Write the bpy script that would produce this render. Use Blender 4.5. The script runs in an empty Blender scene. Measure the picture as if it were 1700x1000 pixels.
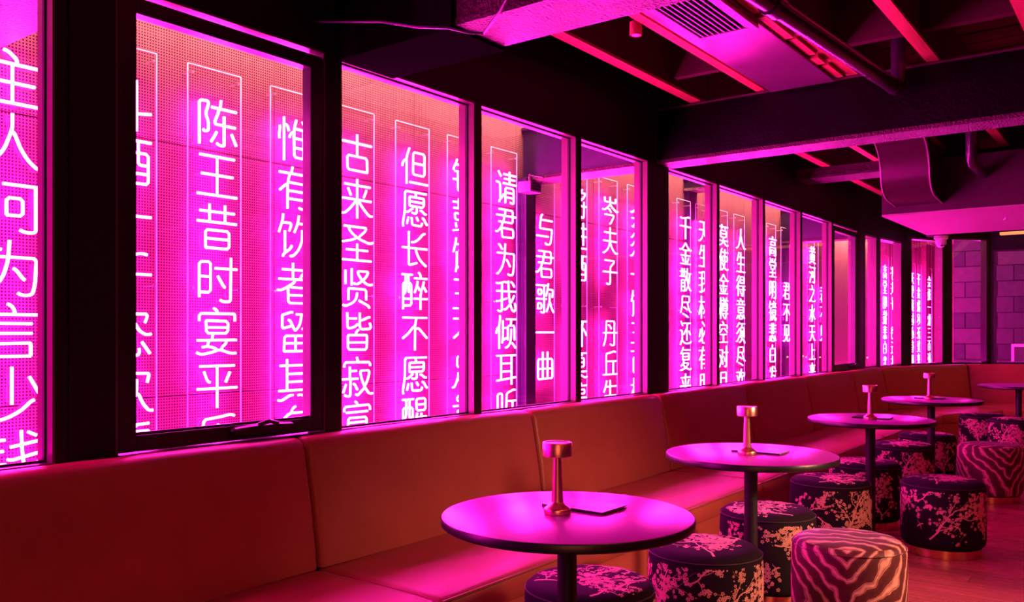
import bpy, bmesh, math, random
from mathutils import Vector, Matrix

# ------------------------------------------------------------------ units
# Every measure below is in survey units; S turns them into metres, the floor lies at FZ.
S, FZ = 1.22, 0.13
def P(x, y, z): return Vector((S*x, S*y, S*(z-FZ)))
scene = bpy.context.scene
COL = scene.collection

# ------------------------------------------------------------------ camera
FPX = 1440.0
TH = math.atan((1931-850)/FPX)
cam_d = bpy.data.cameras.new('camera')
cam_d.sensor_width = 36.0
cam_d.lens = 36.0*FPX/1700.0
cam_d.shift_y = 53.0/1700.0
cam_d.clip_start = 0.02
cam = bpy.data.objects.new('camera', cam_d)
COL.objects.link(cam)
cam.location = P(0, 0, 1.26)
fw = Vector((math.cos(TH), math.sin(TH), 0)); rt = Vector((math.sin(TH), -math.cos(TH), 0)); up = Vector((0, 0, 1))
cam.matrix_world = Matrix(((rt.x, up.x, -fw.x, cam.location.x), (rt.y, up.y, -fw.y, cam.location.y), (rt.z, up.z, -fw.z, cam.location.z), (0, 0, 0, 1)))
scene.camera = cam

# ------------------------------------------------------------------ world, lamps, exposure
w = bpy.data.worlds.new('night'); scene.world = w; w.use_nodes = True
w.node_tree.nodes['Background'].inputs[0].default_value = (0.010, 0.003, 0.012, 1)
w.node_tree.nodes['Background'].inputs[1].default_value = 0.6
vs = scene.view_settings
vs.view_transform = 'Standard'; vs.look = 'None'; vs.exposure = 0.0; vs.gamma = 1.0; vs.use_curve_mapping = False
scene.cycles.use_denoising = True
scene.cycles.max_bounces = 8
scene.cycles.transparent_max_bounces = 16
scene.cycles.sample_clamp_indirect = 6.0
scene.cycles.caustics_reflective = False
scene.cycles.caustics_refractive = False

def area(name, loc, target, sx, sy, col, power, spread=180):
    l = bpy.data.lights.new(name, 'AREA'); l.shape = 'RECTANGLE'; l.size = sx*S; l.size_y = sy*S
    l.color = col; l.energy = power; l.spread = math.radians(spread)
    o = bpy.data.objects.new(name, l); COL.objects.link(o)
    o.location = P(*loc)
    d = (P(*target)-o.location).normalized()
    # x axis of the lamp runs along its long side (world X when possible)
    zax = -d
    xref = Vector((1, 0, 0)) if abs(d.x) < 0.9 else Vector((0, 1, 0))
    yax = zax.cross(xref).normalized(); xax = yax.cross(zax).normalized()
    o.matrix_world = Matrix(((xax.x, yax.x, zax.x, o.location.x), (xax.y, yax.y, zax.y, o.location.y), (xax.z, yax.z, zax.z, o.location.z), (0, 0, 0, 1)))
    return o

MAG = (1.0, 0.0, 0.55)
# sign gallery behind the windows: warm top light plus added magenta fill lamps
area('gallery_room_fill', (6.6, 3.40, 0.62), (6.6, 2.0, 1.70), 13.6, 0.10, MAG, 420)  # added magenta lamp below the sill, lifts the room ceiling
area('gallery_warm_light', (6.6, 3.25, 2.86), (6.6, 3.51, 2.56), 13.6, 0.05, (1.0, 0.52, 0.32), 360, 84)
area('gallery_end_fill', (0.30, 2.85, 1.55), (1.2, 2.6, 1.55), 0.06, 1.5, MAG, 110)  # added lamp out of view, brightens the left window jamb
# the room behind and to the right of the camera: added pink and rear fills, warm downlights
area('room_pink_fill', (5.2, -1.1, 2.6), (5.2, -0.9, 0.2), 9.0, 0.5, (1.0, 0.012, 0.13), 100, 140)  # unseen pink fill, added to redden the backrests
area('ceiling_downlight_near', (1.6, -0.9, 2.85), (1.9, 0.3, 0.4), 1.2, 0.5, (1.0, 0.24, 0.11), 17, 120)
area('bar_downlight', (3.7, -1.6, 1.95), (3.5, 0.9, 0.38), 0.5, 0.4, (1.0, 0.40, 0.25), 20, 46)
area('rear_warm_fill', (-1.0, -1.0, 1.7), (2.2, 1.8, 0.5), 1.4, 1.2, (1.0, 0.20, 0.13), 7, 80)  # unseen warm panel added behind the camera for the copper to mirror
area('far_lounge_light', (10.2, -0.6, 2.5), (10.8, 0.8, 0.5), 1.5, 0.6, (1.0, 0.15, 0.09), 24, 140)

# ------------------------------------------------------------------ materials
def newmat(name):
    m = bpy.data.materials.new(name); m.use_nodes = True
    return m, m.node_tree, m.node_tree.nodes['Principled BSDF']
def mat(name, col, rough=0.5, metal=0.0, spec=0.5, var=0.12, scale=14.0, bump=0.0, bscale=60.0, stretch=(1, 1, 1), coat=0.0, rvar=0.0, bdist=0.01):
    m, nt, b = newmat(name)
    N = nt.nodes; Lk = nt.links
    tc = N.new('ShaderNodeTexCoord'); mp = N.new('ShaderNodeMapping'); mp.inputs['Scale'].default_value = stretch
    Lk.new(tc.outputs['Object'], mp.inputs['Vector'])
    nz = N.new('ShaderNodeTexNoise'); nz.inputs['Scale'].default_value = scale; nz.inputs['Detail'].default_value = 5
    Lk.new(mp.outputs['Vector'], nz.inputs['Vector'])
    mx = N.new('ShaderNodeMix'); mx.data_type = 'RGBA'
    mx.inputs['A'].default_value = tuple(c*(1-var) for c in col)+(1,)
    mx.inputs['B'].default_value = tuple(min(1, c*(1+var)) for c in col)+(1,)
    Lk.new(nz.outputs['Fac'], mx.inputs['Factor']); Lk.new(mx.outputs['Result'], b.inputs['Base Color'])
    b.inputs['Roughness'].default_value = rough; b.inputs['Metallic'].default_value = metal
    b.inputs['Specular IOR Level'].default_value = spec
    b.inputs['Coat Weight'].default_value = coat
    if rvar:
        mr = N.new('ShaderNodeMapRange'); mr.inputs['To Min'].default_value = max(0, rough-rvar); mr.inputs['To Max'].default_value = min(1, rough+rvar)
        Lk.new(nz.outputs['Fac'], mr.inputs['Value']); Lk.new(mr.outputs['Result'], b.inputs['Roughness'])
    if bump:
        n2 = N.new('ShaderNodeTexNoise'); n2.inputs['Scale'].default_value = bscale; n2.inputs['Detail'].default_value = 4
        Lk.new(mp.outputs['Vector'], n2.inputs['Vector'])
        bp = N.new('ShaderNodeBump'); bp.inputs['Strength'].default_value = bump; bp.inputs['Distance'].default_value = bdist
        Lk.new(n2.outputs['Fac'], bp.inputs['Height']); Lk.new(bp.outputs['Normal'], b.inputs['Normal'])
    return m
def emis(name, col, strength):
    m = bpy.data.materials.new(name); m.use_nodes = True; nt = m.node_tree
    nt.nodes.remove(nt.nodes['Principled BSDF'])
    e = nt.nodes.new('ShaderNodeEmission'); e.inputs[0].default_value = tuple(col)+(1,); e.inputs[1].default_value = strength
    nt.links.new(e.outputs[0], nt.nodes['Material Output'].inputs[0])
    return m
def clear(name, tint, refl, rough=0.02):
    # a thin clear sheet: light passes straight through, a Fresnel share is mirrored
    m = bpy.data.materials.new(name); m.use_nodes = True; nt = m.node_tree
    nt.nodes.remove(nt.nodes['Principled BSDF'])
    t = nt.nodes.new('ShaderNodeBsdfTransparent'); t.inputs[0].default_value = tuple(tint)+(1,)
    g = nt.nodes.new('ShaderNodeBsdfGlossy'); g.inputs['Roughness'].default_value = rough
    lw = nt.nodes.new('ShaderNodeLayerWeight'); lw.inputs[0].default_value = 0.5
    pw = nt.nodes.new('ShaderNodeMath'); pw.operation = 'POWER'; pw.inputs[1].default_value = 5.0
    mu = nt.nodes.new('ShaderNodeMath'); mu.operation = 'MULTIPLY_ADD'; mu.inputs[1].default_value = 0.96*refl; mu.inputs[2].default_value = 0.04*refl
    nt.links.new(lw.outputs['Facing'], pw.inputs[0])
    ms = nt.nodes.new('ShaderNodeMixShader')
    nt.links.new(pw.outputs[0], mu.inputs[0]); nt.links.new(mu.outputs[0], ms.inputs[0])
    nt.links.new(t.outputs[0], ms.inputs[1]); nt.links.new(g.outputs[0], ms.inputs[2])
    nt.links.new(ms.outputs[0], nt.nodes['Material Output'].inputs[0])
    return m

M = {}
M['black'] = mat('black_paint', (0.005, 0.004, 0.0045), 0.55, spec=0.25, bump=0.05, bscale=180)
M['mattblack'] = mat('matt_black_shade', (0.004, 0.003, 0.0035), 1.0, spec=0.0)
M['blackpost'] = mat('black_post_paint', (0.010, 0.006, 0.007), 0.55, spec=0.3)
M['frame'] = mat('window_frame_paint', (0.10, 0.045, 0.060), 0.38, metal=0.25)
M['sash'] = mat('sash_paint', (0.022, 0.015, 0.018), 0.35)
M['gasket'] = mat('rubber_gasket', (0.006, 0.006, 0.006), 0.7)
M['glass'] = clear('window_glass', (0.975, 0.965, 0.975), 0.5)
M['acrylic'] = clear('clear_acrylic', (0.985, 0.98, 0.985), 0.06)
M['edge'] = mat('frosted_acrylic_edge', (0.9, 0.85, 0.9), 0.4)
M['steel'] = mat('standoff_steel', (0.8, 0.75, 0.78), 0.3, metal=0.9)
M['neon'] = emis('neon_tube', (1.0, 0.016, 0.52), 190.0)
M['leather'] = mat('tan_leather', (0.38, 0.080, 0.065), 0.42, spec=0.45, var=0.18, scale=5, bump=0.10, bscale=260, rvar=0.05)
M['piping'] = mat('leather_piping', (0.30, 0.075, 0.035), 0.32)
M['seam'] = mat('seam_shadow_fabric', (0.03, 0.008, 0.006), 0.8)
M['tabletop'] = mat('table_laminate', (0.38, 0.03, 0.42), 0.28, spec=0.5, var=0.03, scale=3)
M['tableedge'] = mat('table_edge_black', (0.010, 0.009, 0.012), 0.35)
M['iron'] = mat('powder_coated_iron', (0.008, 0.008, 0.009), 0.5)
M['copper'] = mat('brushed_copper', (0.95, 0.52, 0.36), 0.33, metal=1.0, var=0.08, scale=40, stretch=(30, 30, 1), rvar=0.06)
M['gold'] = mat('brushed_brass', (0.90, 0.55, 0.28), 0.20, metal=1.0, var=0.08, scale=30, stretch=(20, 20, 1))
M['menu'] = mat('menu_cover', (0.03, 0.022, 0.028), 0.28, spec=0.6)
M['paper'] = mat('menu_pages', (0.7, 0.62, 0.6), 0.8)
M['velvet'] = mat('plum_brocade', (0.010, 0.006, 0.012), 0.85, spec=0.15, var=0.35, scale=160, stretch=(1, 1, 0.15))
M['print'] = mat('blossom_print', (0.60, 0.32, 0.26), 0.7, var=0.25, scale=35)
M['velvetpipe'] = mat('stool_piping', (0.03, 0.014, 0.03), 0.7)
M['plank'] = [mat('floor_oak_%s' % n, c, 0.27, var=0.35, scale=3.0, stretch=(18, 1.2, 1), bump=0.04, bscale=20, rvar=0.08)
              for n, c in (('a', (0.30, 0.09, 0.07)), ('b', (0.36, 0.11, 0.085)), ('c', (0.25, 0.075, 0.06)), ('d', (0.33, 0.10, 0.075)))]
M['subfloor'] = mat('floor_dark_joint', (0.03, 0.012, 0.010), 0.7)
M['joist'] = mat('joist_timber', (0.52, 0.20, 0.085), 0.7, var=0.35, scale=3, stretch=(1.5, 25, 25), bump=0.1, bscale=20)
M['shadedjoist'] = mat('shaded_joist_timber', (0.055, 0.018, 0.010), 0.7, var=0.35, scale=3, stretch=(1.5, 25, 25), bump=0.1, bscale=20)  # dark tone paints the shade on joist sides and blocking
M['deck'] = [mat('deck_board_%s' % n, c, 0.65, var=0.5, scale=2.5, stretch=(25, 2, 25), bump=0.15, bscale=12)
             for n, c in (('a', (0.10, 0.035, 0.018)), ('b', (0.13, 0.045, 0.022)), ('c', (0.07, 0.024, 0.012)))]
M['beam'] = mat('beam_black_steel', (0.0014, 0.0010, 0.0011), 0.33, spec=0.22, bump=0.3, bscale=55)
M['foil'] = mat('fireproofed_beam', (0.085, 0.040, 0.050), 0.40, metal=0.3, bump=1.0, bscale=75, bdist=0.035, var=0.6, scale=20)
M['duct'] = mat('galvanised_duct', (0.06, 0.028, 0.038), 0.35, metal=0.5)
M['ductseam'] = mat('duct_seam_bead', (0.45, 0.38, 0.42), 0.3, metal=0.6)
M['plenum'] = mat('painted_plenum', (0.15, 0.10, 0.13), 0.30, metal=0.15)
M['soffit'] = mat('soffit_shaded_box', (0.045, 0.018, 0.028), 0.6, spec=0.3)
M['litsoffit'] = mat('soffit_lit_underside', (0.36, 0.28, 0.28), 0.6)
M['grille'] = mat('grille_aluminium', (0.26, 0.20, 0.23), 0.35, metal=0.3)
M['void'] = mat('grille_dark_inside', (0.004, 0.004, 0.005), 0.9)
M['pipe'] = mat('black_pipe', (0.03, 0.025, 0.03), 0.22, spec=0.7)
M['cable'] = mat('cable_sheath', (0.06, 0.04, 0.08), 0.3)
M['white'] = mat('white_plastic', (0.75, 0.7, 0.7), 0.35)
M['lens'] = mat('dark_lens', (0.01, 0.01, 0.012), 0.1)
M['purplesteel'] = mat('painted_outer_steel', (0.014, 0.004, 0.032), 0.5, var=0.4, scale=9, bump=0.2, bscale=40)
M['outsoffit'] = mat('gallery_lining', (0.40, 0.22, 0.24), 0.7)
M['pinkwall'] = mat('smooth_gallery_wall', (0.30, 0.10, 0.15), 0.6)
M['block'] = [mat('grey_block_%s' % n, c, 0.9, bump=0.3, bscale=30, var=0.2, scale=8) for n, c in (('a', (0.075, 0.075, 0.085)), ('b', (0.055, 0.055, 0.068)), ('c', (0.095, 0.09, 0.095)))]
M['mortar'] = mat('dark_mortar', (0.03, 0.028, 0.03), 0.95)
M['cove'] = emis('warm_lit_band', (1.0, 0.24, 0.10), 1.6)
M['fairy'] = emis('string_light_bulb', (1.0, 0.55, 0.30), 14.0)

def pegmat():
    m, nt, b = newmat('pegboard')
    N = nt.nodes; Lk = nt.links
    tc = N.new('ShaderNodeTexCoord'); sc = N.new('ShaderNodeVectorMath'); sc.operation = 'SCALE'; sc.inputs['Scale'].default_value = 1/(0.0128*S)
    fr = N.new('ShaderNodeVectorMath'); fr.operation = 'FRACTION'
    sb = N.new('ShaderNodeVectorMath'); sb.operation = 'SUBTRACT'; sb.inputs[1].default_value = (0.5, 0.5, 0.5)
    ml = N.new('ShaderNodeVectorMath'); ml.operation = 'MULTIPLY'; ml.inputs[1].default_value = (1, 0, 1)
    ln = N.new('ShaderNodeVectorMath'); ln.operation = 'LENGTH'
    lt = N.new('ShaderNodeMath'); lt.operation = 'LESS_THAN'; lt.inputs[1].default_value = 0.27
    Lk.new(tc.outputs['Object'], sc.inputs[0]); Lk.new(sc.outputs[0], fr.inputs[0]); Lk.new(fr.outputs[0], sb.inputs[0])
    Lk.new(sb.outputs[0], ml.inputs[0]); Lk.new(ml.outputs[0], ln.inputs[0]); Lk.new(ln.outputs['Value'], lt.inputs[0])
    nz = N.new('ShaderNodeTexNoise'); nz.inputs['Scale'].default_value = 2.2; nz.inputs['Detail'].default_value = 6; nz.inputs['Roughness'].default_value = 0.65
    Lk.new(tc.outputs['Object'], nz.inputs['Vector'])
    m1 = N.new('ShaderNodeMix'); m1.data_type = 'RGBA'; m1.inputs['A'].default_value = (0.065, 0.022, 0.038, 1); m1.inputs['B'].default_value = (0.16, 0.055, 0.085, 1)
    Lk.new(nz.outputs['Fac'], m1.inputs['Factor'])
    m2 = N.new('ShaderNodeMix'); m2.data_type = 'RGBA'; m2.inputs['B'].default_value = (0.008, 0.001, 0.004, 1)
    Lk.new(m1.outputs['Result'], m2.inputs['A']); Lk.new(lt.outputs[0], m2.inputs['Factor'])
    Lk.new(m2.outputs['Result'], b.inputs['Base Color']); b.inputs['Roughness'].default_value = 0.8; b.inputs['Specular IOR Level'].default_value = 0.05
    return m
M['peg'] = pegmat()

def zebramat():
    m, nt, b = newmat('zebra_velvet')
    N = nt.nodes; Lk = nt.links
    tc = N.new('ShaderNodeTexCoord'); sp = N.new('ShaderNodeSeparateXYZ'); Lk.new(tc.outputs['Object'], sp.inputs[0])
    at = N.new('ShaderNodeMath'); at.operation = 'ARCTAN2'; Lk.new(sp.outputs['Y'], at.inputs[0]); Lk.new(sp.outputs['X'], at.inputs[1])
    ab = N.new('ShaderNodeMath'); ab.operation = 'ABSOLUTE'; Lk.new(at.outputs[0], ab.inputs[0])
    # height plus the angle away from the front seam gives slanting bands that meet in a chevron
    mu = N.new('ShaderNodeMath'); mu.operation = 'MULTIPLY'; mu.inputs[1].default_value = -0.30; Lk.new(ab.outputs[0], mu.inputs[0])
    ad = N.new('ShaderNodeMath'); ad.operation = 'ADD'; Lk.new(sp.outputs['Z'], ad.inputs[0]); Lk.new(mu.outputs[0], ad.inputs[1])
    # on the lid the bands run across
    gm = N.new('ShaderNodeNewGeometry'); sn = N.new('ShaderNodeSeparateXYZ'); Lk.new(gm.outputs['Normal'], sn.inputs[0])
    gt = N.new('ShaderNodeMath'); gt.operation = 'GREATER_THAN'; gt.inputs[1].default_value = 0.86; Lk.new(sn.outputs['Z'], gt.inputs[0])
    tx = N.new('ShaderNodeMath'); tx.operation = 'MULTIPLY'; tx.inputs[1].default_value = 1.15; Lk.new(sp.outputs['X'], tx.inputs[0])
    mixv = N.new('ShaderNodeMix'); mixv.data_type = 'FLOAT'; Lk.new(gt.outputs[0], mixv.inputs['Factor']); Lk.new(ad.outputs[0], mixv.inputs['A']); Lk.new(tx.outputs[0], mixv.inputs['B'])
    nz = N.new('ShaderNodeTexNoise'); nz.inputs['Scale'].default_value = 5.5; nz.inputs['Detail'].default_value = 2.5; Lk.new(tc.outputs['Object'], nz.inputs['Vector'])
    n5 = N.new('ShaderNodeMath'); n5.operation = 'MULTIPLY'; n5.inputs[1].default_value = 0.30; Lk.new(nz.outputs['Fac'], n5.inputs[0])
    a2 = N.new('ShaderNodeMath'); a2.operation = 'ADD'; Lk.new(mixv.outputs['Result'], a2.inputs[0]); Lk.new(n5.outputs[0], a2.inputs[1])
    fq = N.new('ShaderNodeMath'); fq.operation = 'MULTIPLY'; fq.inputs[1].default_value = 62.0; Lk.new(a2.outputs[0], fq.inputs[0])
    sn2 = N.new('ShaderNodeMath'); sn2.operation = 'SINE'; Lk.new(fq.outputs[0], sn2.inputs[0])
    rp = N.new('ShaderNodeValToRGB')
    e = rp.color_ramp.elements
    e[0].position = 0.0; e[0].color = (0.07, 0.014, 0.018, 1)
    e[1].position = 1.0; e[1].color = (0.62, 0.36, 0.28, 1)
    for p, c in ((0.70, (0.10, 0.022, 0.025, 1)), (0.76, (0.60, 0.34, 0.26, 1)), (0.84, (0.22, 0.09, 0.075, 1)), (0.94, (0.45, 0.24, 0.18, 1))):
        q = e.new(p); q.color = c
    mr = N.new('ShaderNodeMapRange'); mr.inputs['From Min'].default_value = -1; Lk.new(sn2.outputs[0], mr.inputs['Value'])
    Lk.new(mr.outputs['Result'], rp.inputs[0])
    n3 = N.new('ShaderNodeTexNoise'); n3.inputs['Scale'].default_value = 45; n3.inputs['Detail'].default_value = 4; Lk.new(tc.outputs['Object'], n3.inputs['Vector'])
    m3 = N.new('ShaderNodeMix'); m3.data_type = 'RGBA'; m3.blend_type = 'MULTIPLY'; m3.inputs['Factor'].default_value = 0.7
    r3 = N.new('ShaderNodeMapRange'); r3.inputs['To Min'].default_value = 0.3; r3.inputs['To Max'].default_value = 1.7; Lk.new(n3.outputs['Fac'], r3.inputs['Value'])
    Lk.new(rp.outputs[0], m3.inputs['A']); Lk.new(r3.outputs['Result'], m3.inputs['B'])
    Lk.new(m3.outputs['Result'], b.inputs['Base Color']); b.inputs['Roughness'].default_value = 0.55
    b.inputs['Sheen Weight'].default_value = 0.08; b.inputs['Specular IOR Level'].default_value = 0.2
    return m
M['zebra'] = zebramat()

# ------------------------------------------------------------------ mesh helpers
class MB:
    def __init__(self): self.v = []; self.f = []
    def box(self, x0, x1, y0, y1, z0, z1):
        n = len(self.v)
        self.v += [(x, y, z) for z in (z0, z1) for y in (y0, y1) for x in (x0, x1)]
        self.f += [tuple(n+i for i in q) for q in ((0, 2, 3, 1), (4, 5, 7, 6), (0, 1, 5, 4), (2, 6, 7, 3), (0, 4, 6, 2), (1, 3, 7, 5))]
        return self
    def hexa(self, pts):
        n = len(self.v); self.v += [tuple(p) for p in pts]
        self.f += [tuple(n+i for i in q) for q in ((0, 3, 2, 1), (4, 5, 6, 7), (0, 1, 5, 4), (1, 2, 6, 5), (2, 3, 7, 6), (3, 0, 4, 7))]
        return self
    def lathe(self, prof, c=(0, 0, 0), seg=40):
        n = len(self.v); k = len(prof)
        for i in range(seg):
            a = 2*math.pi*i/seg
            for r, z in prof: self.v.append((c[0]+r*math.cos(a), c[1]+r*math.sin(a), c[2]+z))
        for i in range(seg):
            j = (i+1) % seg
            for q in range(k-1): self.f.append((n+i*k+q, n+j*k+q, n+j*k+q+1, n+i*k+q+1))
        self.f.append(tuple(n+i*k for i in range(seg))[::-1]); self.f.append(tuple(n+i*k+k-1 for i in range(seg)))
        return self
    def tube(self, pts, r, seg=8, cap=True):
        pts = [Vector(p) for p in pts]; n = len(self.v); k = len(pts)
        t0 = (pts[1]-pts[0]).normalized()
        ref = Vector((0, 0, 1)) if abs(t0.z) < 0.9 else Vector((0, 1, 0))
        nrm = t0.cross(ref).normalized()
        for i, p in enumerate(pts):
            a = (pts[i]-pts[i-1]).normalized() if i else t0
            b = (pts[i+1]-pts[i]).normalized() if i < k-1 else a
            t = (a+b).normalized() if (a+b).length > 1e-6 else a
            nrm = (nrm-t*nrm.dot(t)).normalized(); bi = t.cross(nrm)
            for q in range(seg):
                an = 2*math.pi*q/seg
                self.v.append(tuple(p+(nrm*math.cos(an)+bi*math.sin(an))*r))
        for i in range(k-1):
            for q in range(seg):
                s = (q+1) % seg
                self.f.append((n+i*seg+q, n+i*seg+s, n+(i+1)*seg+s, n+(i+1)*seg+q))
        if cap:
            self.f.append(tuple(n+q for q in range(seg))[::-1]); self.f.append(tuple(n+(k-1)*seg+q for q in range(seg)))
        return self
    def rings(self, secs, closed=True):
        n = len(self.v); k = len(secs[0])
        for s in secs: self.v += [tuple(p) for p in s]
        for i in range(len(secs)-1):
            for q in range(k):
                r = (q+1) % k
                self.f.append((n+i*k+q, n+(i+1)*k+q, n+(i+1)*k+r, n+i*k+r))
        self.f.append(tuple(n+q for q in range(k))); self.f.append(tuple(n+(len(secs)-1)*k+q for q in range(k))[::-1])
        return self
    def mesh(self, name, origin, mats, smooth=False, bevel=0.0, local=False):
        me = bpy.data.meshes.new(name)
        o = Vector((0, 0, 0)) if local else Vector(origin)
        me.from_pydata([tuple((Vector(v)-o)*S) for v in self.v], [], self.f)
        bm = bmesh.new(); bm.from_mesh(me)
        if bevel: bmesh.ops.bevel(bm, geom=list(bm.edges), offset=bevel*S, segments=2, profile=0.7, affect='EDGES', clamp_overlap=True)
        bmesh.ops.recalc_face_normals(bm, faces=bm.faces)
        bm.to_mesh(me); bm.free()
        me.materials.append(mats)
        if smooth:
            me.polygons.foreach_set('use_smooth', [True]*len(me.polygons))
            me.set_sharp_from_angle(angle=math.radians(38))
        return me
    def build(self, name, m, parent=None, origin=None, smooth=False, bevel=0.0):
        if parent is not None: origin = parent['o']
        elif origin is None:
            xs, ys, zs = zip(*self.v); origin = ((min(xs)+max(xs))/2, (min(ys)+max(ys))/2, min(zs))
        me = self.mesh(name, origin, M[m] if isinstance(m, str) else m, smooth, bevel)
        return place(name, me, parent, origin)
ORIG = {}
def place(name, me, parent, origin):
    o = bpy.data.objects.new(name, me); COL.objects.link(o)
    if parent is not None: o.parent = parent['ob']
    else: o.location = P(*origin)
    return o
def H(ob, origin): return {'ob': ob, 'o': tuple(origin)}          # handle: object + its survey origin
def empty(name, origin):
    o = bpy.data.objects.new(name, None); COL.objects.link(o); o.location = P(*origin); o.empty_display_size = 0.1
    return H(o, origin)
def tag(o, label, cat, group=None):
    ob = o['ob'] if isinstance(o, dict) else o
    ob['label'] = label; ob['category'] = cat
    if group: ob['group'] = group
    return o
def struct(o):
    ob = o['ob'] if isinstance(o, dict) else o
    ob['kind'] = 'structure'; return o
def sub(ob, parent): return {'ob': ob, 'o': parent['o']}           # so that a part can carry sub-parts
def copy_tree(src, parent=None):
    c = src.copy(); COL.objects.link(c); c.parent = parent
    for ch in src.children: copy_tree(ch, c)
    return c
def B(name, m, parent, *b, bevel=0.0):
    return MB().box(*b).build(name, m, parent, bevel=bevel)

# ================================================================== THE SETTING
random.seed(7)
# ---- floor: dark slab with separate boards running towards the windows
fl = struct(H(MB().box(-2.0, 14.0, -5.0, 3.7, FZ-0.10, FZ-0.006).build('floor', 'subfloor', origin=(6, 0, FZ-0.10)), (6, 0, FZ-0.10)))
PW = 0.115
nb = 0
x = 2.2
while x < 12.3:
    cuts = [-2.6, -0.9+random.uniform(-0.7, 0.7), 0.75+random.uniform(-0.6, 0.6), 2.2]
    for a, b in zip(cuts[:-1], cuts[1:]):
        z = FZ+random.uniform(-0.0008, 0.0)
        B('plank', M['plank'][random.randrange(4)], fl, x+0.0012, x+PW-0.0012, a+0.0012, b-0.0012, FZ-0.006, z, bevel=0.0012)
        nb += 1
    x += PW

# ---- left wall: header, dado, posts between the windows
WY = 2.5
wl = struct(H(MB().box(-1.2, 9.43, WY, WY+0.09, 2.31, 2.95).build('wall_left', 'black', origin=(4, WY, FZ)), (4, WY, FZ)))
B('dado', 'black', wl, -1.2, 9.43, WY, WY+0.09, FZ, 0.885)
for a, b in ((1.184, 1.218), (1.222, 1.36), (2.17, 2.244), (4.704, 4.971), (9.219, 9.43)):
    B('post', 'blackpost', wl, a, b, WY, WY+0.09, 0.885, 2.31)
for a, b in ((3.05, 3.091), (3.902, 3.944), (5.727, 5.759), (6.60, 6.635), (7.473, 7.512), (8.357, 8.387)):
    B('mullion', 'blackpost', wl, a, b, WY, WY+0.09, 0.885, 2.31)
struct(MB().box(-1.2, 4.75, WY-0.05, WY, 2.66, 2.72).build('trim_4', 'black'))
struct(MB().box(-1.2, 2.2, WY-0.025, WY, 2.47, 2.50).build('trim_5', 'black'))

# ---- fixed windows in the left wall
def fixed_window(n, x0, x1, z0=0.885, z1=2.31, y=WY):
    t = struct(empty('window_%d' % n, ((x0+x1)/2, y, z0)))
    th = 0.008
    B('jamb', 'frame', t, x0, x0+th, y, y+0.09, z0, z1); B('jamb', 'frame', t, x1-th, x1, y, y+0.09, z0, z1)
    B('head', 'frame', t, x0+th, x1-th, y, y+0.09, z1-th, z1); B('sill', 'frame', t, x0+th, x1-th, y, y+0.09, z0, z0+th)
    g = 0.006
    a, b, c, d = x0+th, x1-th, z0+th, z1-th
    B('gasket', 'gasket', t, a, a+g, y+0.036, y+0.048, c, d); B('gasket', 'gasket', t, b-g, b, y+0.036, y+0.048, c, d)
    B('gasket', 'gasket', t, a+g, b-g, y+0.036, y+0.048, d-g, d); B('gasket', 'gasket', t, a+g, b-g, y+0.036, y+0.048, c, c+g)
    B('pane', 'glass', t, a+g*.5, b-g*.5, y+0.040, y+0.044, c+g*.5, d-g*.5)
    return t
fixed_window(1, 0.35, 1.184)
for i, (a, b) in enumerate(((2.244, 3.05), (3.091, 3.902), (3.944, 4.704), (4.971, 5.727), (5.759, 6.60), (6.635, 7.473), (7.512, 8.357))):
    fixed_window(i+3, a, b)

# ---- opening sashes: one beside the wide dark post, one at the far end
def sash_window(n, x0, x1, winder):
    t = struct(empty('window_%d' % n, ((x0+x1)/2, WY, 0.885)))
    th = 0.008
    B('jamb', 'frame', t, x0, x0+th, WY, WY+0.09, 0.885, 2.31); B('jamb', 'frame', t, x1-th, x1, WY, WY+0.09, 0.885, 2.31)
    B('head', 'frame', t, x0+th, x1-th, WY, WY+0.09, 2.302, 2.31); B('sill', 'sash', t, x0+th, x1-th, WY-0.015, WY+0.09, 0.885, 0.893)
    a, b, c, d = x0+0.012, x1-0.012, 0.897, 2.285
    st, rl, y0, y1 = 0.055, 0.05, WY+0.002, WY+0.05
    B('stile', 'sash', t, a, a+st, y0, y1, c, d, bevel=0.004); B('stile', 'sash', t, b-st, b, y0, y1, c, d, bevel=0.004)
    B('top_rail', 'sash', t, a+st, b-st, y0, y1, d-rl, d, bevel=0.004); B('bottom_rail', 'sash', t, a+st, b-st, y0, y1, c, c+rl, bevel=0.004)
    B('glazing_bead', 'sash', t, a+st, b-st, y0+0.012, y0+0.02, c+rl, c+rl+0.008)
    B('pane', 'glass', t, a+st-0.004, b-st+0.004, y0+0.022, y0+0.026, c+rl-0.004, d-rl+0.004)
    xm, wz = winder, 0.928
    m = MB()
    secs = []
    for u, hw, hh in ((-0.13, 0.004, 0.006), (-0.12, 0.016, 0.014), (-0.05, 0.020, 0.020), (0.05, 0.020, 0.020), (0.12, 0.016, 0.014), (0.13, 0.004, 0.006)):
        secs.append([(xm+u, y0-0.004-hw*0.5+hw*math.cos(q*math.pi/4)*0.9, wz+hh*math.sin(q*math.pi/4)) for q in range(8)])
    w1 = sub(m.rings(secs).build('winder', 'sash', t, smooth=True), t)
    MB().tube([(xm-0.03, y0-0.03, wz+0.008), (xm-0.045, y0-0.05, wz+0.022), (xm-0.01, y0-0.06, wz+0.03), (xm+0.03, y0-0.05, wz+0.02)], 0.007, 8).build('winder_handle', 'sash', w1, smooth=True)
    return t
sash_window(2, 1.36, 2.17, 1.885)
sash_window(10, 8.387, 9.219, 9.05)

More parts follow.
